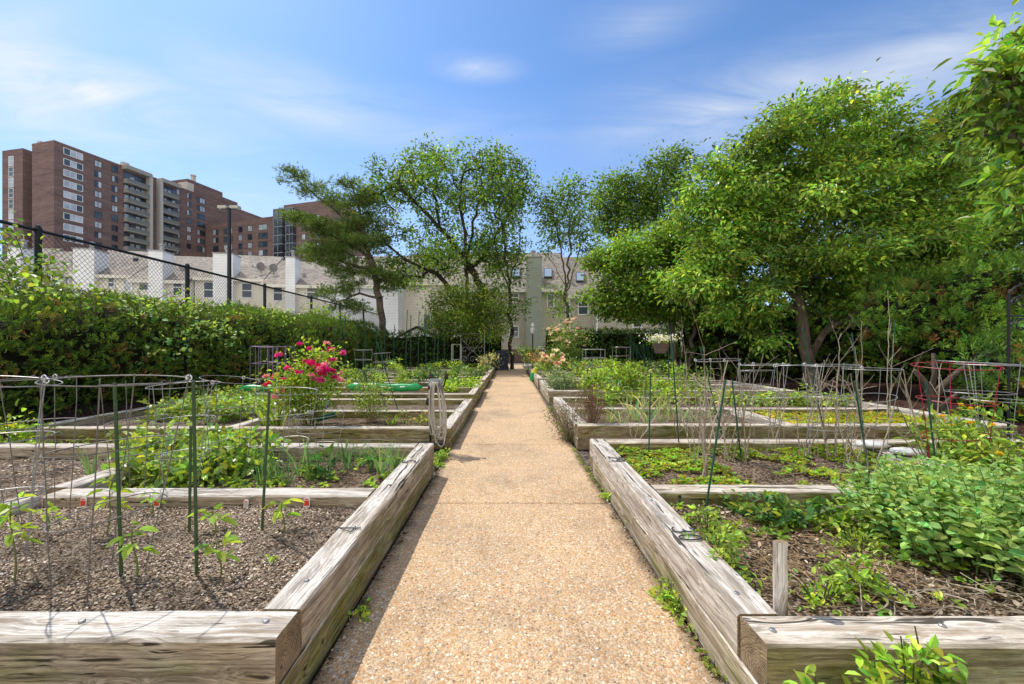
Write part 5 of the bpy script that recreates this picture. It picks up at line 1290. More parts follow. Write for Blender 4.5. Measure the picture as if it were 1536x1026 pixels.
# leafy rear plot
pos = [(212, 705), (250, 700), (292, 706), (330, 700), (232, 722), (272, 724), (315, 722), (352, 712), (378, 700), (262, 684), (305, 684), (345, 682), (215, 686)]
wh = ['at its far left front', 'second from the left in the middle', 'behind the middle green stakes', 'right of the tall middle stake', 'at the front by the divider timber', 'at the front under the middle stakes', 'at the front right of the middle stakes', 'beside the first onions', 'at the right end of the leafy mass', 'at the back left below the walkway timber', 'at the back centre', 'at the back right', 'at the back by the divider timber']
for (x, y), q in zip(pos, wh): bush('leafy_plant', 'leafy vegetable in the near left rear plot, ' + q, 'plant', G(x, y, .19), rng.uniform(.2, .3), .2, 210, .075, GRN + [(.13, .2, .06)], .62, 8, mt='leaf_gloss', group='leafy vegetables in the left rear plot', spread=.05, lowz=.25)
for i in range(17):
    x = 345 + i * 16.5 + rng.normal(0, 5); y = rng.uniform(690, 728) if i > 4 else rng.uniform(712, 729)
    straps('onion_clump', 'thin green onion clump behind the cross timber, %s from the left' % ORD[i], 'onion', G(x, y, .19), 13, rng.uniform(.24, .40), .010, [(.08, .15, .06), (.11, .19, .08), (.06, .12, .05)], .4, .03, 'green onions in the left rear plot')
for (x, y), q in (((470, 716), 'left of the pair among the onions'), ((492, 712), 'right of the pair among the onions'), ((560, 706), 'near the right end of the onion row')):
    bush('pepper_plant', 'small dark pepper plant with drooping leaves, ' + q, 'plant', G(x, y, .19), .2, .07, 34, .075, DRK + [(.08, .15, .03)], .5, 3, group='young pepper plants', droop=.5, spread=.03)
cover('weeds', 'low yellow green weeds between the onions', -1.95, LX - .18, 2.8, 3.9, .19, 520, .03, LIM, .05, 3.0)
cover('weeds', 'tufts of weeds under the leafy vegetables', -3.0, -1.9, 2.8, 3.9, .19, 300, .035, GRN, -.2, 3.0)
for (x, y), q in (((38, 676), 'left one'), ((82, 682), 'right one'), ((118, 676), 'beside the divider timber')):
    bush('feathery_seedling', 'feathery yellow green seedling by the back left timber, ' + q, 'seedling', G(x, y, .21), .17, .07, 60, .05, LIM, .3, 5, group='feathery seedlings', spread=.03)
straps('leek', 'tall pale leek with curling leaves beside the divider timber', 'leek', G(138, 722, .2), 9, .42, .016, [(.10, .17, .08), (.14, .22, .09)], .3, .02)
bush('shrub_weed', 'bushy light green weed in the walkway at the left picture edge', 'plant', at(8, 665, 4.55) * 1 - Vector((0, 0, at(8, 665, 4.55).z)), .62, .32, 420, .085, LIM + GRN, .5, 10, spread=.07)

# ---------------------------------------------------------------- second left bed
k = 0
for (x, y) in ((250, 630), (285, 628), (320, 634), (352, 630), (270, 618), (305, 620), (338, 620), (372, 622), (290, 608), (325, 610), (358, 610), (392, 612), (345, 601), (375, 603), (312, 602)):
    k += 1
    bush('strawberry_plant', 'low strawberry plant left of the rose, %s row, %s from the left' % (('front', 'second', 'third', 'back')[min(3, (k - 1) // 4)], ('first', 'second', 'third', 'fourth')[(k - 1) % 4]), 'plant', G(x, y, .15), .22, .24, 190, .085, GRN + [(.17, .23, .10)], .7, 9, mt='leaf_gloss', group='strawberry plants in the second left bed', spread=.07, lowz=.3)
rb = G(468, 640, .14); 
bush('rose_bush', 'rose bush covered in magenta and red blooms in the second left bed', 'rose bush', rb, 1.27, .54, 2900, .058, GRN + LIM[:1], .6, 16, fl=(56, .062, [(.74, .03, .33), (.78, .03, .20), (.86, .36, .50), (.74, .08, .42)], (.25, -.4, .80, .085, .45)), spread=.085, lowz=.28, sr=.006)
for i, (x, y, q) in enumerate(((402, 641, 'left'), (416, 640, 'right'))): straps('daylily', 'tall strap leaved lily clump beside the rose bush, %s one' % q, 'lily', G(x, y, .14), 16, .55, .026, LIM[1:] + GRN[:1], .45, .06, 'strap leaved lilies')
bush('shrub', 'upright shrub of small leaves on many thin tan stems, right of the rose', 'shrub', G(556, 632, .14), .78, .30, 950, .05, GRN + [(.13, .17, .07)], .45, 22, stemcol=(.26, .2, .1), spread=.05, lowz=.35)
straps('daylily', 'young light green clump before the hose stand', 'lily', G(588, 637, .14), 12, .22, .026, LIM, .7, .05)
for x, y, q in ((608, 634, 'left'), (628, 632, 'middle'), (640, 637, 'right')): bush('small_plant', 'small reddish green plant at the front corner of the second bed, %s one' % q, 'plant', G(x, y, .14), .18, .09, 60, .05, GRN + [(.2, .12, .05)], .55, 5, group='small plants by the hose stand', spread=.04)
for (bx, by, tx, ty, q) in ((597, 616, 565, 512, 'taller'), (580, 612, 556, 555, 'shorter')): 
    b = G(bx, by, .14); stake('thin dark stake leaning left behind the bushy shrub, %s of the two' % q, b, at(tx, ty, b.y), .008, 'darkgreen_metal', None)
t = thing('plastic_roll', 'dark green rolled plastic edging lying in front of the rose bush', 'roll', tuple(G(466, 636, .16)), rz=.7)
m = MB(); m.tube([(0, 0, .04), (.36, 0, .11)], .038, 10)
for i in range(6): a = i * PI / 3; m.tube([(0, .038 * math.cos(a), .04 + .038 * math.sin(a)), (.36, .038 * math.cos(a), .11 + .038 * math.sin(a))], .006, 5)
m.build('roll', M['darkgreen_net'], t)
# hose on its stand
hb = Vector(((651 - CX) / F * 5.02, 5.02, 0))
t = thing('hose_stand', 'black metal hose stand at the front corner of the second left bed', 'hose stand', tuple(hb))
m = MB(); m.tube([(-.045, 0, 0), (-.045, 0, .86)], .014, 8); m.build('post', M['black_metal'], t)
m = MB(); m.box((-.03, 0, .09), (.34, .10, .018)); m.tube([(-.18, 0, .09), (-.18, 0, -.02)], .01, 6); m.tube([(.12, 0, .09), (.12, 0, -.02)], .01, 6); m.build('foot', M['black_metal'], t)
m = MB(); m.tube([(-.05, -.02, .80), (-.04, -.12, .78), (-.02, -.2, .82)], .012, 6); m.tube([(-.05, .02, .80), (.12, .03, .80)], .012, 6); m.tube([(.12, .03, .80), (.15, .03, .93)], .011, 6); m.build('hook', M['black_metal'], t)
m = MB(); 
for x in (-.045, .15): m.lathe([(0, -.04), (.022, -.03), (.028, 0), (.018, .03), (.008, .05), (0, .075)], 10, (x, .03 if x > 0 else 0, .92))
m.build('finial', M['bark_dark'], t)
M['hose'] = plain('grey_tan_hose', (.50, .45, .38), .55, .4, 0, 12, .25); M['wrap'] = plain('dark_grey_hose', (.16, .165, .17), .5, .4, 0, 12, .3); M['hose_end'] = plain('hose_nozzle', (.02, .02, .022), .4)
t = thing('garden_hose', 'long grey tan garden hose coiled in loops over the black stand', 'hose', tuple(hb))
m = MB(); pts = []
for i in range(11):
    wl, wr = rng.uniform(.045, .085), rng.uniform(.05, .125); bot = rng.uniform(.02, .30); dy = rng.normal(0, .045) - .05; cx_ = .03 + rng.normal(0, .018); tp = .88 - rng.uniform(0, .03)
    for a in np.linspace(-PI / 2, 1.5 * PI, 26)[:-1]:
        z = (tp + bot) / 2 + (tp - bot) / 2 * math.sin(a); ca = math.cos(a); u = (tp - z) / (tp - bot)
        x = cx_ + (wr if ca > 0 else -wl) * abs(ca) ** .55 * (.62 + .5 * u) + .035 * u
        pts.append((x, dy + .03 * math.sin(2 * a) - .04 * u, z))
P = np.array(pts); P = (P + np.roll(P, 1, 0) + np.roll(P, -1, 0)) / 3; m.tube(P[1:-1], .0078, 6); m.build('coil', M['hose'], t, smooth=True)
m = MB(); 
for i in range(9): m.tube([(-.06 + .022 * i, -.06, .73), (-.05 + .02 * i, -.075, .84), (-.03 + .018 * i, -.04, .895), (-.03 + .018 * i, .03, .88)], .0095, 6)
m.build('dark_wrap', M['wrap'], t, smooth=True)
m = MB(); m.lathe([(0, -.03), (.022, -.03), (.026, .0), (.02, .03), (.012, .05), (0, .05)], 10, (-.05, -.13, .62)); m.build('nozzle', M['hose_end'], t)

# ---------------------------------------------------------------- green bags, lilac cages, far left beds
M['bag'] = plain('bright_green_plastic', (.02, .33, .09), .3, .5, 0, 9, .45)
def bag(label, p0, p1, r, col='bag', name='rolled_bag'):
    p0, p1 = V3(p0), V3(p1); t = thing(name, label, 'bag', tuple(p0), group=None); m = MB(); n = 12; d = p1 - p0
    rr = [r * (.25 if i in (0, n) else 1) * rng.uniform(.9, 1.08) for i in range(n + 1)]
    m.tube([d * i / n + rng.normal(0, .006, 3) for i in range(n + 1)], rr, 10); m.build('film', M[col], t, smooth=True)
    m = MB()
    for i in (3, 6, 9):
        c = d * i / n; m.tube([c + (-.05, -r * .97, .01), c + (.05, -r * .97, .015)], .012, 4)
    m.build('white_print', M['tag_white'], t); return t
bag('bright green rolled plastic bag lying left of the pink rose bush', at(358, 583, 8.55), at(455, 581, 8.6), .075)
bag('bright green rolled plastic bag lying right of the bushy shrub, near the hose', at(520, 580, 8.45), at(634, 581, 8.4), .085)
for px, q in ((396, 'left'), (422, 'right')):
    b = at(px, 600, 9.0); b.z = .18; cage('lilac square wire cage before the juniper hedge, %s of the two' % q, b, 1.12, .19, .19, 3, 'lilac_wire', legs=8, group='lilac square cages', sq=True, r=.0042)
far = [(2.9, .5, .35), (2.2, .4, .3)]
def veg(label, x, y, z, h, r, n, ls, cols, g, **k): return bush('vegetable_plant', label, 'plant', (x, y, z), h, r, n, ls, cols, .6, 6, group=g, spread=k.get('spread', r * .3), lowz=.2)
for i, (px, py, h, r, c) in enumerate(((676, 587, .3, .28, LIM), (692, 586, .32, .3, LIM), (706, 584, .28, .22, LIM), (598, 577, .42, .26, GRN), (566, 584, .3, .2, GRN))):
    veg('bright bushy clump in the third left bed, %s from the left' % ('third', 'fourth', 'fifth', 'second', 'first')[i], *G(px, py, .19), h, r, 260, .075, c, 'clumps in the third left bed')
names = ['just right of the rose', 'in the middle of its row', 'near the path end of its row', 'at the far end of its row', 'beside a thin stake', 'before a thin stake', 'left of its row centre', 'right of its row centre']
cnt = 0
for bed, y0, y1 in (('third', 10.3, 11.3), ('fourth', 12.6, 13.6), ('fourth', 14.0, 15.1), ('fifth', 16.3, 17.6), ('fifth', 18.0, 19.6)):
    for j in range(8):
        cnt += 1; x = -1.2 - j * .62 + rng.normal(0, .12); tall = rng.random() < .35
        veg('leafy vegetable, %s left bed, %s row, %s plant from the path' % (bed, 'front' if y0 in (12.6, 16.3) else 'back', ('first', 'second', 'third', 'fourth', 'fifth', 'sixth', 'seventh', 'eighth')[j]), x, rng.uniform(y0, y1), .2, rng.uniform(.6, .8) if tall else rng.uniform(.2, .42), .22, 130, .10, [GRN, DRK + GRN[:1], GRN + LIM[:1], DRK][cnt % 4], 'vegetables in the far left beds')
for i, (px, ty, Y) in enumerate(((500, 490, 14), (510, 468, 14.5), (519, 472, 15), (536, 485, 16.5), (549, 478, 15), (563, 490, 17), (576, 480, 18), (590, 488, 17.5), (608, 466, 16), (616, 474, 17), (627, 466, 16.5), (639, 484, 15), (650, 490, 18), (667, 486, 18.5), (655, 497, 17), (735, 497, 19.5), (575, 510, 13.5))):
    b = at(px, 540, Y); b.z = .19; stake('thin dark stake in the far left beds, %s counted from the left' % ('first', 'second', 'third', 'fourth', 'fifth', 'sixth', 'eighth', 'ninth', 'tenth', 'eleventh', 'twelfth', 'thirteenth', 'fourteenth', 'sixteenth', 'fifteenth', 'seventeenth', 'seventh')[i], b, at(px + rng.normal(0, 2), ty, Y), .015, 'darkgreen_metal', 'thin stakes in the far left beds')
for px, Y, h, q in ((545, 13.2, 1.0, 'left'), (573, 13.0, .9, 'right')):
    b = at(px, 560, Y); b.z = .19; cage('tall thin wire cage among stakes behind the bushy shrub, %s one' % q, b, h, .28, .2, 3, 'galv', r=.005)
cover('weeds', 'small weeds scattered through the middle left beds', -6.2, -.95, 8.75, 15.2, .2, 900, .05, LIM + GRN, .15, 1.1)
# bin, trellis, frame
p = G(754, 555, 0)
t = thing('wheeled_bin', 'dark navy wheeled bin standing at the left side of the path end', 'bin', tuple(p))
M['navy'] = plain('navy_plastic', (.018, .028, .06), .5, .4)
m = MB(); w0, w1, d0, d1, hh = .28, .36, .28, .38, .98
V = [(-w0, -d0, .06), (w0, -d0, .06), (w0, d0, .06), (-w0, d0, .06), (-w1, -d1, hh), (w1, -d1, hh), (w1, d1, hh), (-w1, d1, hh)]
m.add(V, [(3, 2, 1, 0), (0, 1, 5, 4), (1, 2, 6, 5), (2, 3, 7, 6), (3, 0, 4, 7)]); m.box((0, -d1 - .01, hh - .08), (.5, .04, .07)); m.build('body', M['navy'], t)
m = MB(); m.box((0, 0, hh + .04), (.80, .84, .07)); m.box((0, .05, hh + .09), (.6, .6, .04)); m.build('lid', M['navy'], t)
m = MB(); m.tube([(-.3, d1 + .06, hh - .02), (.3, d1 + .06, hh - .02)], .02, 6); m.build('handle', M['navy'], t)
for s in (-1, 1): m = MB(); m.tube([(s * .27, d0, .1), (s * .34, d0, .1)], .1, 12); m.build('wheel', M['black_metal'], t)
p = at(709, 540, 20.3); p.z = .2
t = thing('scroll_trellis', 'pale metal trellis panel of curling scrolls in the farthest left bed', 'trellis', tuple(p)); m = MB(); hw = .6; ht = 1.75
m.tube([(-hw, 0, 0), (-hw, 0, ht), (hw, 0, ht), (hw, 0, 0)], .02, 5); m.build('frame', M['galv'], t)
m = MB()
for r_ in range(3):
    for c in range(3):
        cx_, cz = -.4 + c * .4, .45 + r_ * .48; s = 1 if (r_ + c) % 2 else -1
        m.tube([(cx_ + s * .19 * (1 - k / 26) * math.cos(k / 3.2), 0, cz + .19 * (1 - k / 26) * math.sin(k / 3.2)) for k in range(22)], .014, 4)
m.tube([(-hw, 0, .3), (hw, 0, 1.5)], .012, 4); m.tube([(-hw, 0, 1.5), (hw, 0, .3)], .012, 4); m.build('scrolls', M['galv'], t)
p = at(685, 545, 18.6); p.z = .2
t = thing('plant_frame', 'small pale green open box frame left of the scroll trellis', 'frame', tuple(p)); m = MB()
for sx_ in (-.2, .2):
    for sy_ in (-.2, .2): m.tube([(sx_, sy_, 0), (sx_, sy_, 1.2)], .022, 5)
m.build('legs', M['sagepaint'] if 'sagepaint' in M else M['bag_pale'] if 'bag_pale' in M else M['siding_green'], t)
m = MB(); 
for z in (.5, 1.2): m.tube([(-.2, -.2, z), (.2, -.2, z), (.2, .2, z), (-.2, .2, z)], .022, 5, closed=True)
m.build('rails', M['siding_green'], t)
M['teal'] = plain('pale_teal_plastic', (.25, .55, .46), .4)
def crumple(label, c, sx_, sy_, h, mt, name='plastic_sheet', cat='plastic sheet'):
    t = thing(name, label, cat, tuple(c)); m = MB(); n = 9; V = []; s0 = rng.random() * 30
    for j in range(n):
        for i in range(n):
            u, v = i / (n - 1) - .5, j / (n - 1) - .5; e = max(0, 1 - (2 * u) ** 4) * max(0, 1 - (2 * v) ** 4)
            V.append((u * sx_ + .03 * mnoise.noise(Vector((u * 5 + s0, v * 5, 0))), v * sy_, e * h * (.7 + .6 * mnoise.noise(Vector((u * 6, v * 6, s0))))))
    m.add(V, [(j * n + i, j * n + i + 1, (j + 1) * n + i + 1, (j + 1) * n + i) for j in range(n - 1) for i in range(n - 1)]); m.build('sheet', M[mt], t); return t
crumple('pale teal crumpled plastic in the fourth left bed near the path', G(697, 553, .22), .6, .4, .16, 'teal')
cols_w = [(.5, .46, .4), (.6, .56, .5), (.3, .3, .15)]
bush('dried_bush', 'pale dried bushy plant at the path corner beside the bin', 'plant', G(733, 556, .25), .95, .42, 380, .09, [(.26, .24, .14), (.34, .32, .2), (.12, .16, .05)], .4, 16, stemcol=(.4, .35, .25), spread=.1)
# ================================================================== right side
ZR = .23
cover('sedum', 'bright yellow green sedum carpet with rusty patches in the near right rear plot', RX + .18, 3.44, 2.9, 4.08, .235, 4200, .026, [(.17, .24, .02), (.14, .23, .025), (.10, .17, .02), (.19, .21, .03), (.17, .24, .03), (.16, .12, .03)], -.14, 3.0, ratio=.75, hmax=.07)
cover('sedum', 'second yellow sedum carpet in the right half of the second right bed', 3.8, 6.2, 5.3, 6.5, .2, 2300, .035, [(.25, .26, .02), (.19, .25, .03), (.25, .19, .03)], -.25, 2.2, ratio=.75, hmax=.08)
cover('weeds', 'small green weeds through the near right plot', RX + .2, 2.3, 1.55, 2.7, .235, 700, .03, GRN + LIM, .12, 3.2)
cover('weeds', 'low weeds in the far right plot behind the divider timber', 3.7, 6.3, 1.6, 4.0, .2, 500, .045, GRN, .05, 2.2)
# near plot
for (x, y), h, r, n, ls, c, lab in (((1072, 842), .15, .14, 260, .032, LIM[1:] + GRN[:1], 'curly parsley like clump nearest the 30 marked timber'), ((1060, 800), .13, .10, 160, .03, GRN, 'smaller curly clump beside the short green pipe'), ((1095, 865), .10, .08, 110, .03, GRN, 'low curly clump nearest the front on the 30 marked timber side'),
                                  ((1140, 778), .15, .18, 230, .055, DRK + GRN[:1], 'dark glossy low bush along the cross timber, left one'), ((1185, 784), .16, .18, 230, .055, DRK + GRN[:1], 'dark glossy low bush along the cross timber, middle one'), ((1262, 786), .14, .14, 170, .05, GRN, 'low bush along the cross timber beside the mint, right one'),
                                  ((1275, 880), .14, .15, 240, .035, GRN + LIM[:1], 'feathery low plant in front of the mint clump'), ((1232, 900), .10, .10, 140, .03, LIM, 'low plant at the front timber between post and mint'), ((1290, 830), .14, .12, 160, .035, GRN, 'feathery plant at the left foot of the mint clump')):
    bush('low_plant', lab, 'plant', G(x, y, ZR), h, r, n, ls, c, .55, 9, group='low plants in the near right plot', spread=.03, lowz=.1)
# mint: one spreading mass of leafy stems
def mint(label, c, rx, ry, h, nst, lsz):
    t = thing('mint_plant', label, 'mint', tuple(c)); s = MB(); f = MB(); PP, DD, LL = [], [], []
    for i in range(nst):
        a = rng.random() * 2 * PI; q = math.sqrt(rng.random()); x, y = rx * q * math.cos(a), ry * q * math.sin(a); hh = h * rng.uniform(.65, 1.1) * (1 - .35 * q ** 3)
        lean = np.array([x * .22, y * .22, 0]) + rng.normal(0, .03, 3) * (1, 1, 0)
        pts = [np.array([x, y, -.02]) + lean * u ** 1.5 + np.array([0, 0, hh * u]) for u in np.linspace(0, 1, 6)]; s.tube(pts, np.linspace(.004, .002, 6), 4, col=(.13, .17, .06))
        k = int(hh / .032)
        for j in range(k):
            u = .22 + .78 * (j + 1) / k; p = np.array([x, y, -.02]) + lean * u ** 1.5 + np.array([0, 0, hh * u]); ph = (j % 2) * PI / 2 + a
            for e in (0, PI):
                d = np.array([math.cos(ph + e), math.sin(ph + e), .25 + .5 * (u > .9)]) + rng.normal(0, .15, 3); PP.append(p + d * .008); DD.append(d); LL.append(lsz * rng.uniform(.7, 1.2) * (1 if u < .85 else .6))
    n = len(PP); L = np.array(LL); cols = [(.16, .245, .075), (.20, .29, .095), (.125, .19, .055)]
    f.leaves(np.array(PP), np.array(DD), np.tile((0, 0, 1.), (n, 1)) + rng.normal(0, .5, (n, 3)), L, L * .6, np.stack([cvar(q, n, .18, .15) for q in cols])[rng.integers(0, 3, n), np.arange(n)], .14, 6, .28)
    s.build('stem', M['stem'], t); f.build('foliage', M['leaf_matt'], t); return t
mint('large spreading mint clump filling the right side of the near right plot', (2.58, 2.05, ZR), .60, .50, .43, 300, .062)
mint('smaller mint clump at the back right beyond the cross timber end', (3.05, 2.75, ZR), .30, .32, .26, 60, .08)
# dry stems in front of the mint
def litter(name, label, x0, x1, y0, y1, z, n, L, col, zr=.06):
    t = MB()
    for i in range(n):
        p = np.array([rng.uniform(x0, x1), rng.uniform(y0, y1), z + rng.uniform(0, zr)]); a = rng.random() * PI; l = L * rng.uniform(.4, 1.3); d = np.array([math.cos(a), math.sin(a) * .6, rng.normal(.05, .25)])
        bw = rng.normal(0, .16 * l, 3) * (1, 1, .4); pts = [p + d * l * u + bw * 4 * u * (1 - u) for u in np.linspace(0, 1, 7)]; pts = [np.array([q[0], q[1], z + .5 * abs(q[2] - z)]) for q in pts]
        t.tube(pts, rng.uniform(.0012, .0028), 4, col=np.array(col) * rng.uniform(.6, 1.3))
    return tag(t.build(name, M['dry']), label, 'dry stems', kind='stuff')
litter('dry_stems', 'tangle of pale dry stems at the foot of the mint along the front timber', 1.35, 3.0, 1.48, 1.75, ZR, 130, .20, (.40, .34, .25))
litter('dry_stems', 'tan dry straw patch in the middle of the near right plot', 1.1, 1.95, 1.6, 2.5, ZR, 420, .14, (.36, .25, .14), .03)
litter('dry_stems', 'dry twigs lying in the sedum plot', 1.1, 3.3, 2.95, 4.0, ZR, 60, .2, (.34, .29, .23), .05)
litter('dry_stems', 'pale fallen leaves and stalks among the garlic', 1.4, 3.4, 5.35, 6.5, .2, 160, .28, (.42, .37, .28), .12)
# short post
p = Vector(((1170 - CX) / F * 1.53, 1.53, ZR - .05)); t = thing('wooden_post', 'short weathered grey wooden post inside the near right bed corner', 'post', tuple(p))
hh = .555 - p.z; o = timber(hh, .032, .05, 6).build('board', M['post'], t); o.location = (0, 0, hh / 2); o.rotation_euler = (0, R(90) , .05)
p = G(1019, 766, ZR); t = thing('hose_pipe_stub', 'short green pipe with a black cap poking from the soil by the cross timber', 'pipe', tuple(p)); m = MB(); m.tube([(0, 0, -.02), (.003, 0, .085)], .008, 8); m.build('pipe', M['darkgreen_metal'], t); m = MB(); m.tube([(.003, 0, .085), (.003, 0, .10)], [.011, .009], 8); m.build('cap', M['black_metal'], t)
# sprouts before the near right front timber
for x, top, q in ((1232, 998, 'left'), (1330, 985, 'second'), (1365, 955, 'tallest, middle'), (1398, 990, 'right')):
    Y = 1.17; z = H - (top - CY) / F * Y; b = (((x - CX) / F * Y), Y, 0)
    bush('weed_sprout', 'lime green weed sprout rising before the near right front timber, %s one' % q, 'weed', b, z * 1.16, .045, int(150 * z / .4), .042, LIM, .6, 5, group='weed sprouts at the lower right', spread=.02, lowz=.35)
# weeds along the path edge
for (x, y), h, r, lab in (((1002, 893), .08, .05, 'small weed tuft at the foot of the 30 marked timber, upper one'), ((1015, 915), .07, .05, 'small weed tuft at the foot of the 30 marked timber, lower one'), ((915, 748), .05, .05, 'tiny weed at the path edge by the slab joint'), ((662, 688), .12, .10, 'yellow green weed in the gap between the first two left beds'), ((655, 700), .07, .06, 'small weed at the outer corner of the nearest left bed'), ((893, 690), .06, .05, 'weed at the outer back corner of the nearest right bed'), ((542, 925), .03, .02, 'tiny sprout at the foot of the nearest left bed')):
    bush('weed', lab, 'weed', G(x, y, 0), h, r, int(110 * r / .05), .03, LIM + GRN[:1], .55, 6, group='weeds along the path edge', spread=.02, lowz=.1)
# green stakes on the right
for (bx, by, tx, ty), lab in (((1059, 762, 1088, 571), 'green stake leaning right before the sedum, tied to bare canes'), ((1304, 716, 1282, 572), 'green stake leaning left with a cane at the right end of the sedum'), ((1405, 707, 1389, 574), 'green stake tied to a thick cane beside the flat stones'), ((1332, 628, 1342, 482), 'tall thin dark stake beside the tallest bare cane'),
                           ((1240, 664, 1203, 492), 'long dark green stake slanting left before the pale tree trunk'), ((1019, 676, 1007, 505), 'dark stake left of the cane tangle, taller of two'), ((973, 686, 976, 560), 'short dark stake left of the cane tangle'), ((1086, 664, 1050, 520), 'green stake leaning left behind the cane tangle'), ((1112, 690, 1098, 570), 'dark stake in the cage row beside the white ties'), ((1296, 650, 1278, 500), 'thin stake with a curled cane right of the wire cages')):
    b = G(bx, by, ZR); stake(lab, b, at(tx, ty, b.y), .0065, 'darkgreen_metal', 'green stakes in the right beds')
# bare canes
for (bx, by), tops, lab, sd in (((1062, 716), [(1056, 520), (1040, 560), (1092, 540), (1050, 590)], 'tangle of thin bare canes round the leaning green stake', 6), ((1090, 690), [(1145, 530), (1070, 560), (1085, 580), (1120, 560)], 'bare cane bush with a long arching shoot, behind the tangle', 6), ((1118, 694), [(1108, 545), (1130, 580)], 'two bare canes left of the cage row', 5),
                              ((1245, 690), [(1225, 545), (1262, 500), (1215, 570), (1255, 560)], 'curled bare cane plant with a looping tip, right of the cages', 7), ((1297, 716), [(1282, 520), (1340, 610), (1265, 640)], 'bare forked rose canes tied to the left leaning stake', 5), ((1335, 632), [(1332, 436), (1340, 500)], 'tallest straight bare cane against the dark juniper', 3),
                              ((1290, 640), [(1290, 478), (1276, 560)], 'tall thin bare cane with a tied middle', 3), ((1402, 706), [(1355, 555), (1345, 610), (1412, 545), (1340, 640)], 'thick bare rose cane with thorny forks beside the flat stones', 5), ((1160, 665), [(1170, 560), (1150, 600), (1185, 590)], 'thin twiggy bare plant under the cage rings', 6), ((1205, 690), [(1195, 620), (1220, 600), (1230, 640)], 'low twiggy bare plant under the cages', 6), ((1015, 650), [(1030, 560), (1000, 590), (1060, 600)], 'grey twiggy bare plant among the garlic', 7)):
    b = G(bx, by, ZR); canes(lab, b, [at(tx, ty, b.y + rng.normal(0, .12)) for tx, ty in tops], .0068, side=sd)
for (bx, by), tops, lab, sd in (((1045, 700), [(1030, 545), (1062, 560), (1018, 600)], 'pale twiggy bare plant left of the leaning green stake', 8), ((1075, 672), [(1090, 575), (1060, 585), (1105, 600)], 'short pale twiggy plant before the mossy front timber', 8), ((1272, 700), [(1250, 600), (1290, 590), (1305, 640)], 'spreading pale twigs between the curled cane and the left leaning stake', 8), ((950, 668), [(935, 600), (972, 590), (990, 615)], 'low grey dead twigs at the left end of the mossy front timber', 7), ((1230, 640), [(1205, 560), (1250, 570), (1236, 540)], 'pale twigs at the second bed behind the cages', 7)):
    b = G(bx, by, ZR); canes(lab, b, [at(tx, ty, b.y + rng.normal(0, .12)) for tx, ty in tops], .005, col=(.46, .39, .31), side=sd)
cover('weeds', 'fringe of tiny weeds and moss along the right edge of the path', .775, .83, 1.4, 8.5, .002, 420, .016, GRN + [(.2, .2, .05)], .0, 1.6, hmax=.03)
# grey cages on the right
for px, Y, top, rt, lab, ti in ((1072, 4.7, 540, .24, 'grey wire cage behind the cane tangle', 3), (1140, 3.95, 547, .22, 'grey wire cage left of centre in the sedum plot with white ties', 3), (1190, 3.9, 548, .22, 'grey wire cage middle of the sedum plot', 2), (1240, 3.7, 548, .22, 'grey wire cage behind the curled cane', 2), (1300, 3.85, 553, .22, 'grey wire cage at the right end of the sedum plot', 1), (1475, 3.9, 544, .27, 'grey wire cage beyond the red one, by the yellow flowered bush', 0), (1505, 3.3, 548, .25, 'grey wire cage at the right picture edge', 0), (1130, 6.1, 556, .24, 'grey wire cage in the second right bed', 0)):
    b = at(px, 700, Y); b.z = ZR; cage(lab, b, H - (top - CY) / F * Y - ZR, rt, rt * .6, 3, 'galv', tie=ti, r=.0027, tilt=(rng.normal(0, .05), rng.normal(0, .04)))
b = at(1432, 690, 3.45); b.z = .2; cage('bright red wire cage right of the flat stones', b, H - (549 - CY) / F * 3.45 - .2, .27, .17, 3, 'red_wire', legs=3, group=None, r=.0036)
# stones
M['stone'] = plain('pale_stone', (.60, .59, .57), .8, .2, 0, 25, .25, .4)
for (x, y), s, q in (((1336, 668), (.16, .10, .035), 'larger white flat stone lying on the right divider timber'), ((1354, 676), (.15, .10, .03), 'grey speckled flat stone beside the white one on the divider timber')):
    p = at(x, y, 3.75); p.x = 3.50 + (.09 if x > 1340 else -.02); p.y = 3.86 if x < 1340 else 3.62; p.z = .322; t = thing('flat_stone', q, 'stone', tuple(p)); m = MB(); nn, mm = 14, 6; V = []; Fs = []
    for j in range(mm + 1):
        for i in range(nn):
            a = 2 * PI * i / nn; e = PI * j / mm; k = 1 + .13 * mnoise.noise(Vector((math.cos(a) * 1.4 + x, math.sin(a) * 1.4, e)))
            V.append((s[0] * k * math.cos(a) * math.sin(e), s[1] * k * math.sin(a) * math.sin(e), s[2] * (1 - math.cos(e)) ))
    Fs = [(j * nn + i, j * nn + (i + 1) % nn, (j + 1) * nn + (i + 1) % nn, (j + 1) * nn + i) for j in range(mm) for i in range(nn)]
    m.add(V, Fs); m.build('stone', M['stone'], t, smooth=True)
# right plot
bush('yellow_shrub', 'light green shrub with small yellow flowers at the right picture edge', 'shrub', (3.95, 3.15, .2), .62, .42, 800, .06, LIM[1:] + GRN, .55, 14, fl=(18, .022, [(.85, .62, .03), (.8, .5, .02)], None), spread=.07)
for x, y, h, q in ((1392, 694, .28, 'left of the red cage legs'), (1440, 690, .34, 'under the red cage'), (1425, 668, .36, 'at the back timber behind the red cage'), (1476, 706, .3, 'right of the red cage')):
    bush('tomato_plant', 'leafy green tomato plant ' + q, 'plant', G(x, y, .2), h, .16, 170, .085, GRN + [(.13, .2, .05)], .5, 6, group='tomato plants in the far right plot', spread=.06)
bush('dry_straw_tuft', 'orange tan dried straw tuft on the right divider timber', 'dry plant', (3.4, 3.35, .24), .12, .12, 80, .06, [(.45, .28, .09), (.5, .36, .15)], .12, 10, stemcol=(.5, .4, .2), mt='leaf_matt', spread=.03)
p = at(1513, 640, 3.9); p.z = .1
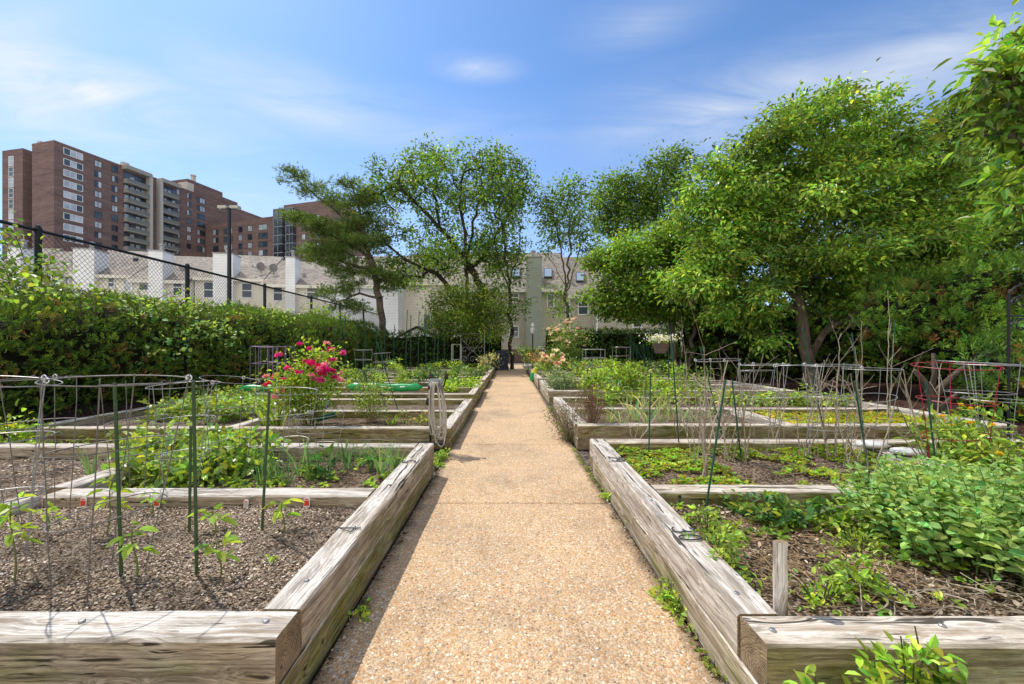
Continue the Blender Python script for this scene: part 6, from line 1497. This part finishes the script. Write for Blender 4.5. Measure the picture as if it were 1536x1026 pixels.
t = thing('shepherd_hook', 'black metal trellis hook with scrolls at the right picture edge', 'plant hook', tuple(p)); zt = H - (440 - CY) / F * 3.9 - .1; m = MB(); m.tube([(0, 0, 0), (0, 0, zt)], .012, 6); m.tube([(.32, 0, 0), (.32, 0, zt)], .012, 6); m.build('pole', M['black_metal'], t)
m = MB(); m.tube([(0, 0, zt), (.06, 0, zt + .06), (.16, 0, zt + .1), (.26, 0, zt + .06), (.32, 0, zt)], .01, 6)
for zz in (zt - .1, zt - .32): 
    for s in (0, 1): m.tube([(.16 + (1 - 2 * s) * (.02 + .12 * (1 - k / 20)) * math.cos(k / 3), 0, zz + .10 * (1 - k / 20) * math.sin(k / 3)) for k in range(18)], .007, 5)
m.tube([(0, 0, zt - .22), (.32, 0, zt - .22)], .008, 5); m.build('scrolls', M['black_metal'], t)

# ---------------------------------------------------------------- second right bed
bush('dead_stalks', 'upright brown dead stalks at the front corner of the second right bed', 'dry plant', G(890, 642, .2), .66, .17, 260, .05, [(.24, .14, .08), (.30, .19, .11), (.18, .11, .06)], .35, 46, stemcol=(.24, .15, .10), mt='dry', spread=.03, sr=.0045, lowz=.5)
bush('trailing_plant', 'half dead trailing plant spilling over the path edge beside the second right bed', 'plant', (.84, 5.55, .0), .64, .36, 2000, .035, [(.30, .25, .15), (.20, .18, .08), (.14, .17, .05), (.36, .30, .2)], .35, 80, stemcol=(.34, .27, .18), mt='dry', spread=.05, sr=.0035, lowz=.05)
for i, (x, y, h) in enumerate(((915, 634, .3), (935, 636, .34), (955, 632, .45), (972, 636, .42), (990, 634, .5), (1005, 630, .46), (1022, 632, .4), (945, 622, .4), (968, 620, .48), (995, 620, .5), (1040, 634, .36), (1060, 628, .34))):
    straps('garlic_plant', 'pale strappy garlic clump in the second right bed, %s' % ('leftmost', 'second from the left', 'third from the left', 'front, fourth from the left', 'front, fifth from the left', 'front, sixth from the left', 'front, seventh from the left', 'back, left one', 'back, middle one', 'back, right one', 'front, last but one on the right', 'rightmost')[i], 'garlic', G(x, y, .2), 11, h * 1.1, .02, [(.17, .23, .11), (.13, .19, .08), (.28, .27, .14)], .55, .05, 'garlic in the second right bed', bend=.5)
for i, (x, y, h, r, c) in enumerate(((905, 606, .35, .25, GRN), (930, 604, .4, .3, GRN), (960, 606, .32, .28, GRN), (1000, 604, .3, .26, LIM), (1035, 604, .28, .25, GRN), (1090, 606, .2, .22, LIM), (1120, 607, .2, .24, GRN), (1150, 608, .2, .24, LIM), (1185, 607, .22, .24, GRN), (1220, 608, .2, .22, LIM), (1255, 607, .2, .22, GRN))):
    b = G(x, y, .2); bush('vegetable_plant', 'low leafy vegetable, back row of the second right bed, %s from the path' % ORD[i], 'plant', b, h, r, 190, .08, c, .6, 7, group='back row of the second right bed', spread=.08, lowz=.25)
# ---------------------------------------------------------------- far right beds
bush('sage_bush', 'rounded dense grey green sage bush at the path corner of the third right bed', 'shrub', (1.22, 9.75, .22), .52, .42, 1500, .075, SAG, .42, 22, mt='leaf_matt', spread=.06, lowz=.2)
for i, (px, py, h, r, c) in enumerate(((885, 598, .6, .3, GRN), (905, 592, .75, .34, GRN), (925, 596, .65, .3, LIM), (945, 592, .6, .32, GRN), (960, 596, .45, .28, GRN), (895, 582, .7, .3, LIM), (930, 580, .65, .3, GRN), (985, 590, .35, .3, LIM), (1020, 590, .4, .3, GRN), (1050, 586, .4, .3, GRN))):
    b = G(px, py, .2); b.y = min(max(b.y, 9.35), 11.8); b.x = (px - CX) / F * b.y
    bush('vegetable_plant', 'leafy plant in the third right bed, %s' % ('leftmost', 'second of the front row', 'third of the front row', 'fourth of the front row', 'fifth of the front row', 'left one at the back', 'right one at the back', 'sixth of the front row', 'seventh of the front row', 'rightmost')[i], 'plant', b, h, r, 330, .09, c, .55, 9, group='leafy plants in the third right bed', spread=.1, lowz=.2)
bush('rose_bush', 'peach and coral rose bush at the path edge of the fourth right bed', 'rose bush', (1.42, 14.3, .25), .98, .62, 950, .085, GRN + DRK[:1], .6, 18, fl=(40, .10, [(.86, .62, .52), (.86, .72, .62), (.74, .36, .34), (.88, .80, .72)], None), spread=.11)
bush('rose_bush', 'large pale pink rose bush beyond the peach one before the tan house', 'rose bush', (2.4, 17.4, .2), 2.4, 1.05, 3000, .095, [(.11, .16, .04), (.14, .19, .06), (.08, .13, .03)], .6, 26, fl=(80, .085, [(.84, .66, .66), (.86, .74, .72), (.8, .52, .58)], None), spread=.16, lowz=.15)
bush('dried_plume', 'russet dried plume of stalks left of the large pale rose', 'dry plant', (1.12, 17.9, .1), 1.25, .3, 260, .10, [(.34, .20, .12), (.42, .28, .18)], .2, 40, stemcol=(.36, .22, .13), mt='leaf_matt', spread=.08)
b = at(799, 545, 18.5); b.z = 0; t = thing('finial_post', 'slim dark post with a pale carved finial near the large rose', 'post', tuple(b)); zz = H - (488 - CY) / F * 18.5; m = MB(); m.tube([(0, 0, 0), (0, 0, zz - .3)], .03, 6); m.build('post', M['bark_dark'], t); m = MB(); m.lathe([(.02, -.35), (.09, -.3), (.11, -.15), (.06, -.05), (.1, .02), (.05, .12), (0, .2)], 10, (0, 0, zz - .05)); m.build('finial', M['stone'], t)
bush('shrub', 'bright leafy climber round the finial post', 'shrub', (.9, 18.8, .1), 1.75, .45, 420, .11, LIM + GRN, .6, 10, spread=.16, lowz=.5)
M['yellowbag'] = plain('yellow_plastic', (.65, .60, .06), .4); 
t = thing('soil_bag', 'slumped yellow and green soil bag on the path edge by the peach rose', 'bag', (.82, 14.9, 0))
m = MB(); nn = 12; prof = [(.02, 0), (.16, .02), (.19, .15), (.17, .32), (.14, .45), (.05, .55), (.01, .57)]
for pi_, (lo, hi, mt_) in enumerate(((0, 4, 0), (3, 7, 1))): m.lathe([(r_ + .003 * pi_, z) for r_, z in prof[lo:hi]], nn, (0, 0, 0), mi=mt_)
o = m.build('film', [M['bag'], M['yellowbag']], t, smooth=True); o.scale = (.75, .55, 1); o.rotation_euler = (0, R(14), 0)
cnt = 0
for bed, y0, y1 in (('fourth', 13.0, 14.0), ('fourth', 14.4, 15.5), ('fifth', 16.6, 18.0), ('fifth', 18.3, 19.7)):
    for j in range(7):
        cnt += 1; x = 2.3 + j * .62 + rng.normal(0, .12)
        veg('leafy vegetable, %s right bed, %s row, %s plant from the path' % (bed, 'front' if y0 in (13.0, 16.6) else 'back', ('first', 'second', 'third', 'fourth', 'fifth', 'sixth', 'seventh')[j]), x, rng.uniform(y0, y1), .22, rng.uniform(.3, .75), .27, 190, .10, [GRN, SAG + GRN, LIM, GRN][cnt % 4], 'vegetables in the far right beds')
crumple('pale teal plastic cover lying in the third right bed', (2.7, 10.9, .25), .8, .5, .18, 'teal')
M['bluetarp'] = plain('faded_blue_tarp', (.22, .34, .52), .5); crumple('faded blue tarp on the ground right of the third right bed', (7.2, 12.1, .02), .9, .6, .12, 'bluetarp', 'tarp', 'tarp')
for i, (px, top, Y) in enumerate(((943, 500, 16), (948, 505, 15.8), (950, 512, 15.5), (978, 500, 17), (888, 525, 15), (1004, 500, 13))):
    b = at(px, 545, Y); b.z = .22; stake('thin dark teal stake before the flat hedge, %s from the left' % ('second', 'third', 'fourth', 'fifth', 'first', 'sixth')[i], b, at(px + rng.normal(0, 2), top, Y), .014, 'darkgreen_metal', 'thin stakes in the far right beds')
for i, (px, top, Y, r_) in enumerate(((890, 524, 14.5, .34), (932, 521, 15.5, .27))):
    b = at(px, 560, Y); b.z = .22; cage('tall square wire cage before the flat hedge, %s one' % ('left', 'right')[i], b, H - (top - CY) / F * Y - .22, r_, r_, 3, 'galv', group='square cages before the flat hedge', sq=True, r=.010)
t = thing('stake_bundle', 'leaning bundle of dark teal stakes tied like a tent by the flat hedge', 'stakes', tuple(at(970, 552, 15.2).xy) + (.2,)); m = MB()
for i in range(11): m.tube([(rng.uniform(-.4, .4), rng.uniform(-.3, .3), 0), (-.25 + rng.normal(0, .14), rng.normal(0, .1), 1.2 + rng.uniform(-.2, .15))], .012, 5)
m.build('rods', M['darkgreen_metal'], t)
# hanging basket
b = at(1003, 560, 10.2); b.z = .2; zt = 1.85 - .2
t = thing('basket_hook', 'dark green shepherd hook holding the white flowered basket', 'plant hook', tuple(b)); m = MB(); m.tube([(0, 0, 0), (0, 0, zt - .1), (-.03, 0, zt), (-.12, 0, zt + .04), (-.2, 0, zt - .02), (-.2, 0, zt - .1)], .012, 6); m.build('pole', M['darkgreen_metal'], t)
p = b + Vector((-.2, 0, zt - .1)); t = thing('hanging_basket', 'terracotta hanging basket overflowing with white flowers', 'hanging basket', tuple(p))
m = MB(); m.lathe([(0, -.62), (.13, -.62), (.2, -.40), (.21, -.36), (.19, -.36), (.15, -.40), (0, -.42)], 14); m.build('pot', M['terra'] if 'terra' in M else M['brick'], t)
m = MB(); [m.tube([(.19 * math.cos(a), .19 * math.sin(a), -.37), (0, 0, 0)], .004, 4) for a in (0, 2.1, 4.2)]; m.build('hanger', M['galv'], t)
m = MB(); n = 260; P = rng.normal(size=(n, 3)) * (.16, .14, .07) + (0, 0, -.30); m.leaves(P, rdir(n, .2), rdir(n, .8), .05, .03, cvar(GRN[0], n), .15, 6); m.build('foliage', M['leaf'], t)
m = MB(); n = 240; P = rng.normal(size=(n, 3)) * (.17, .15, .05) + (0, -.02, -.24); m.leaves(P, rdir(n, .4), rdir(n, 1), .05, .05, cvar((.82, .78, .78), n, .08, 0), .1, 6); tag(m.build('flowers', M['petal'], t), kind='stuff')
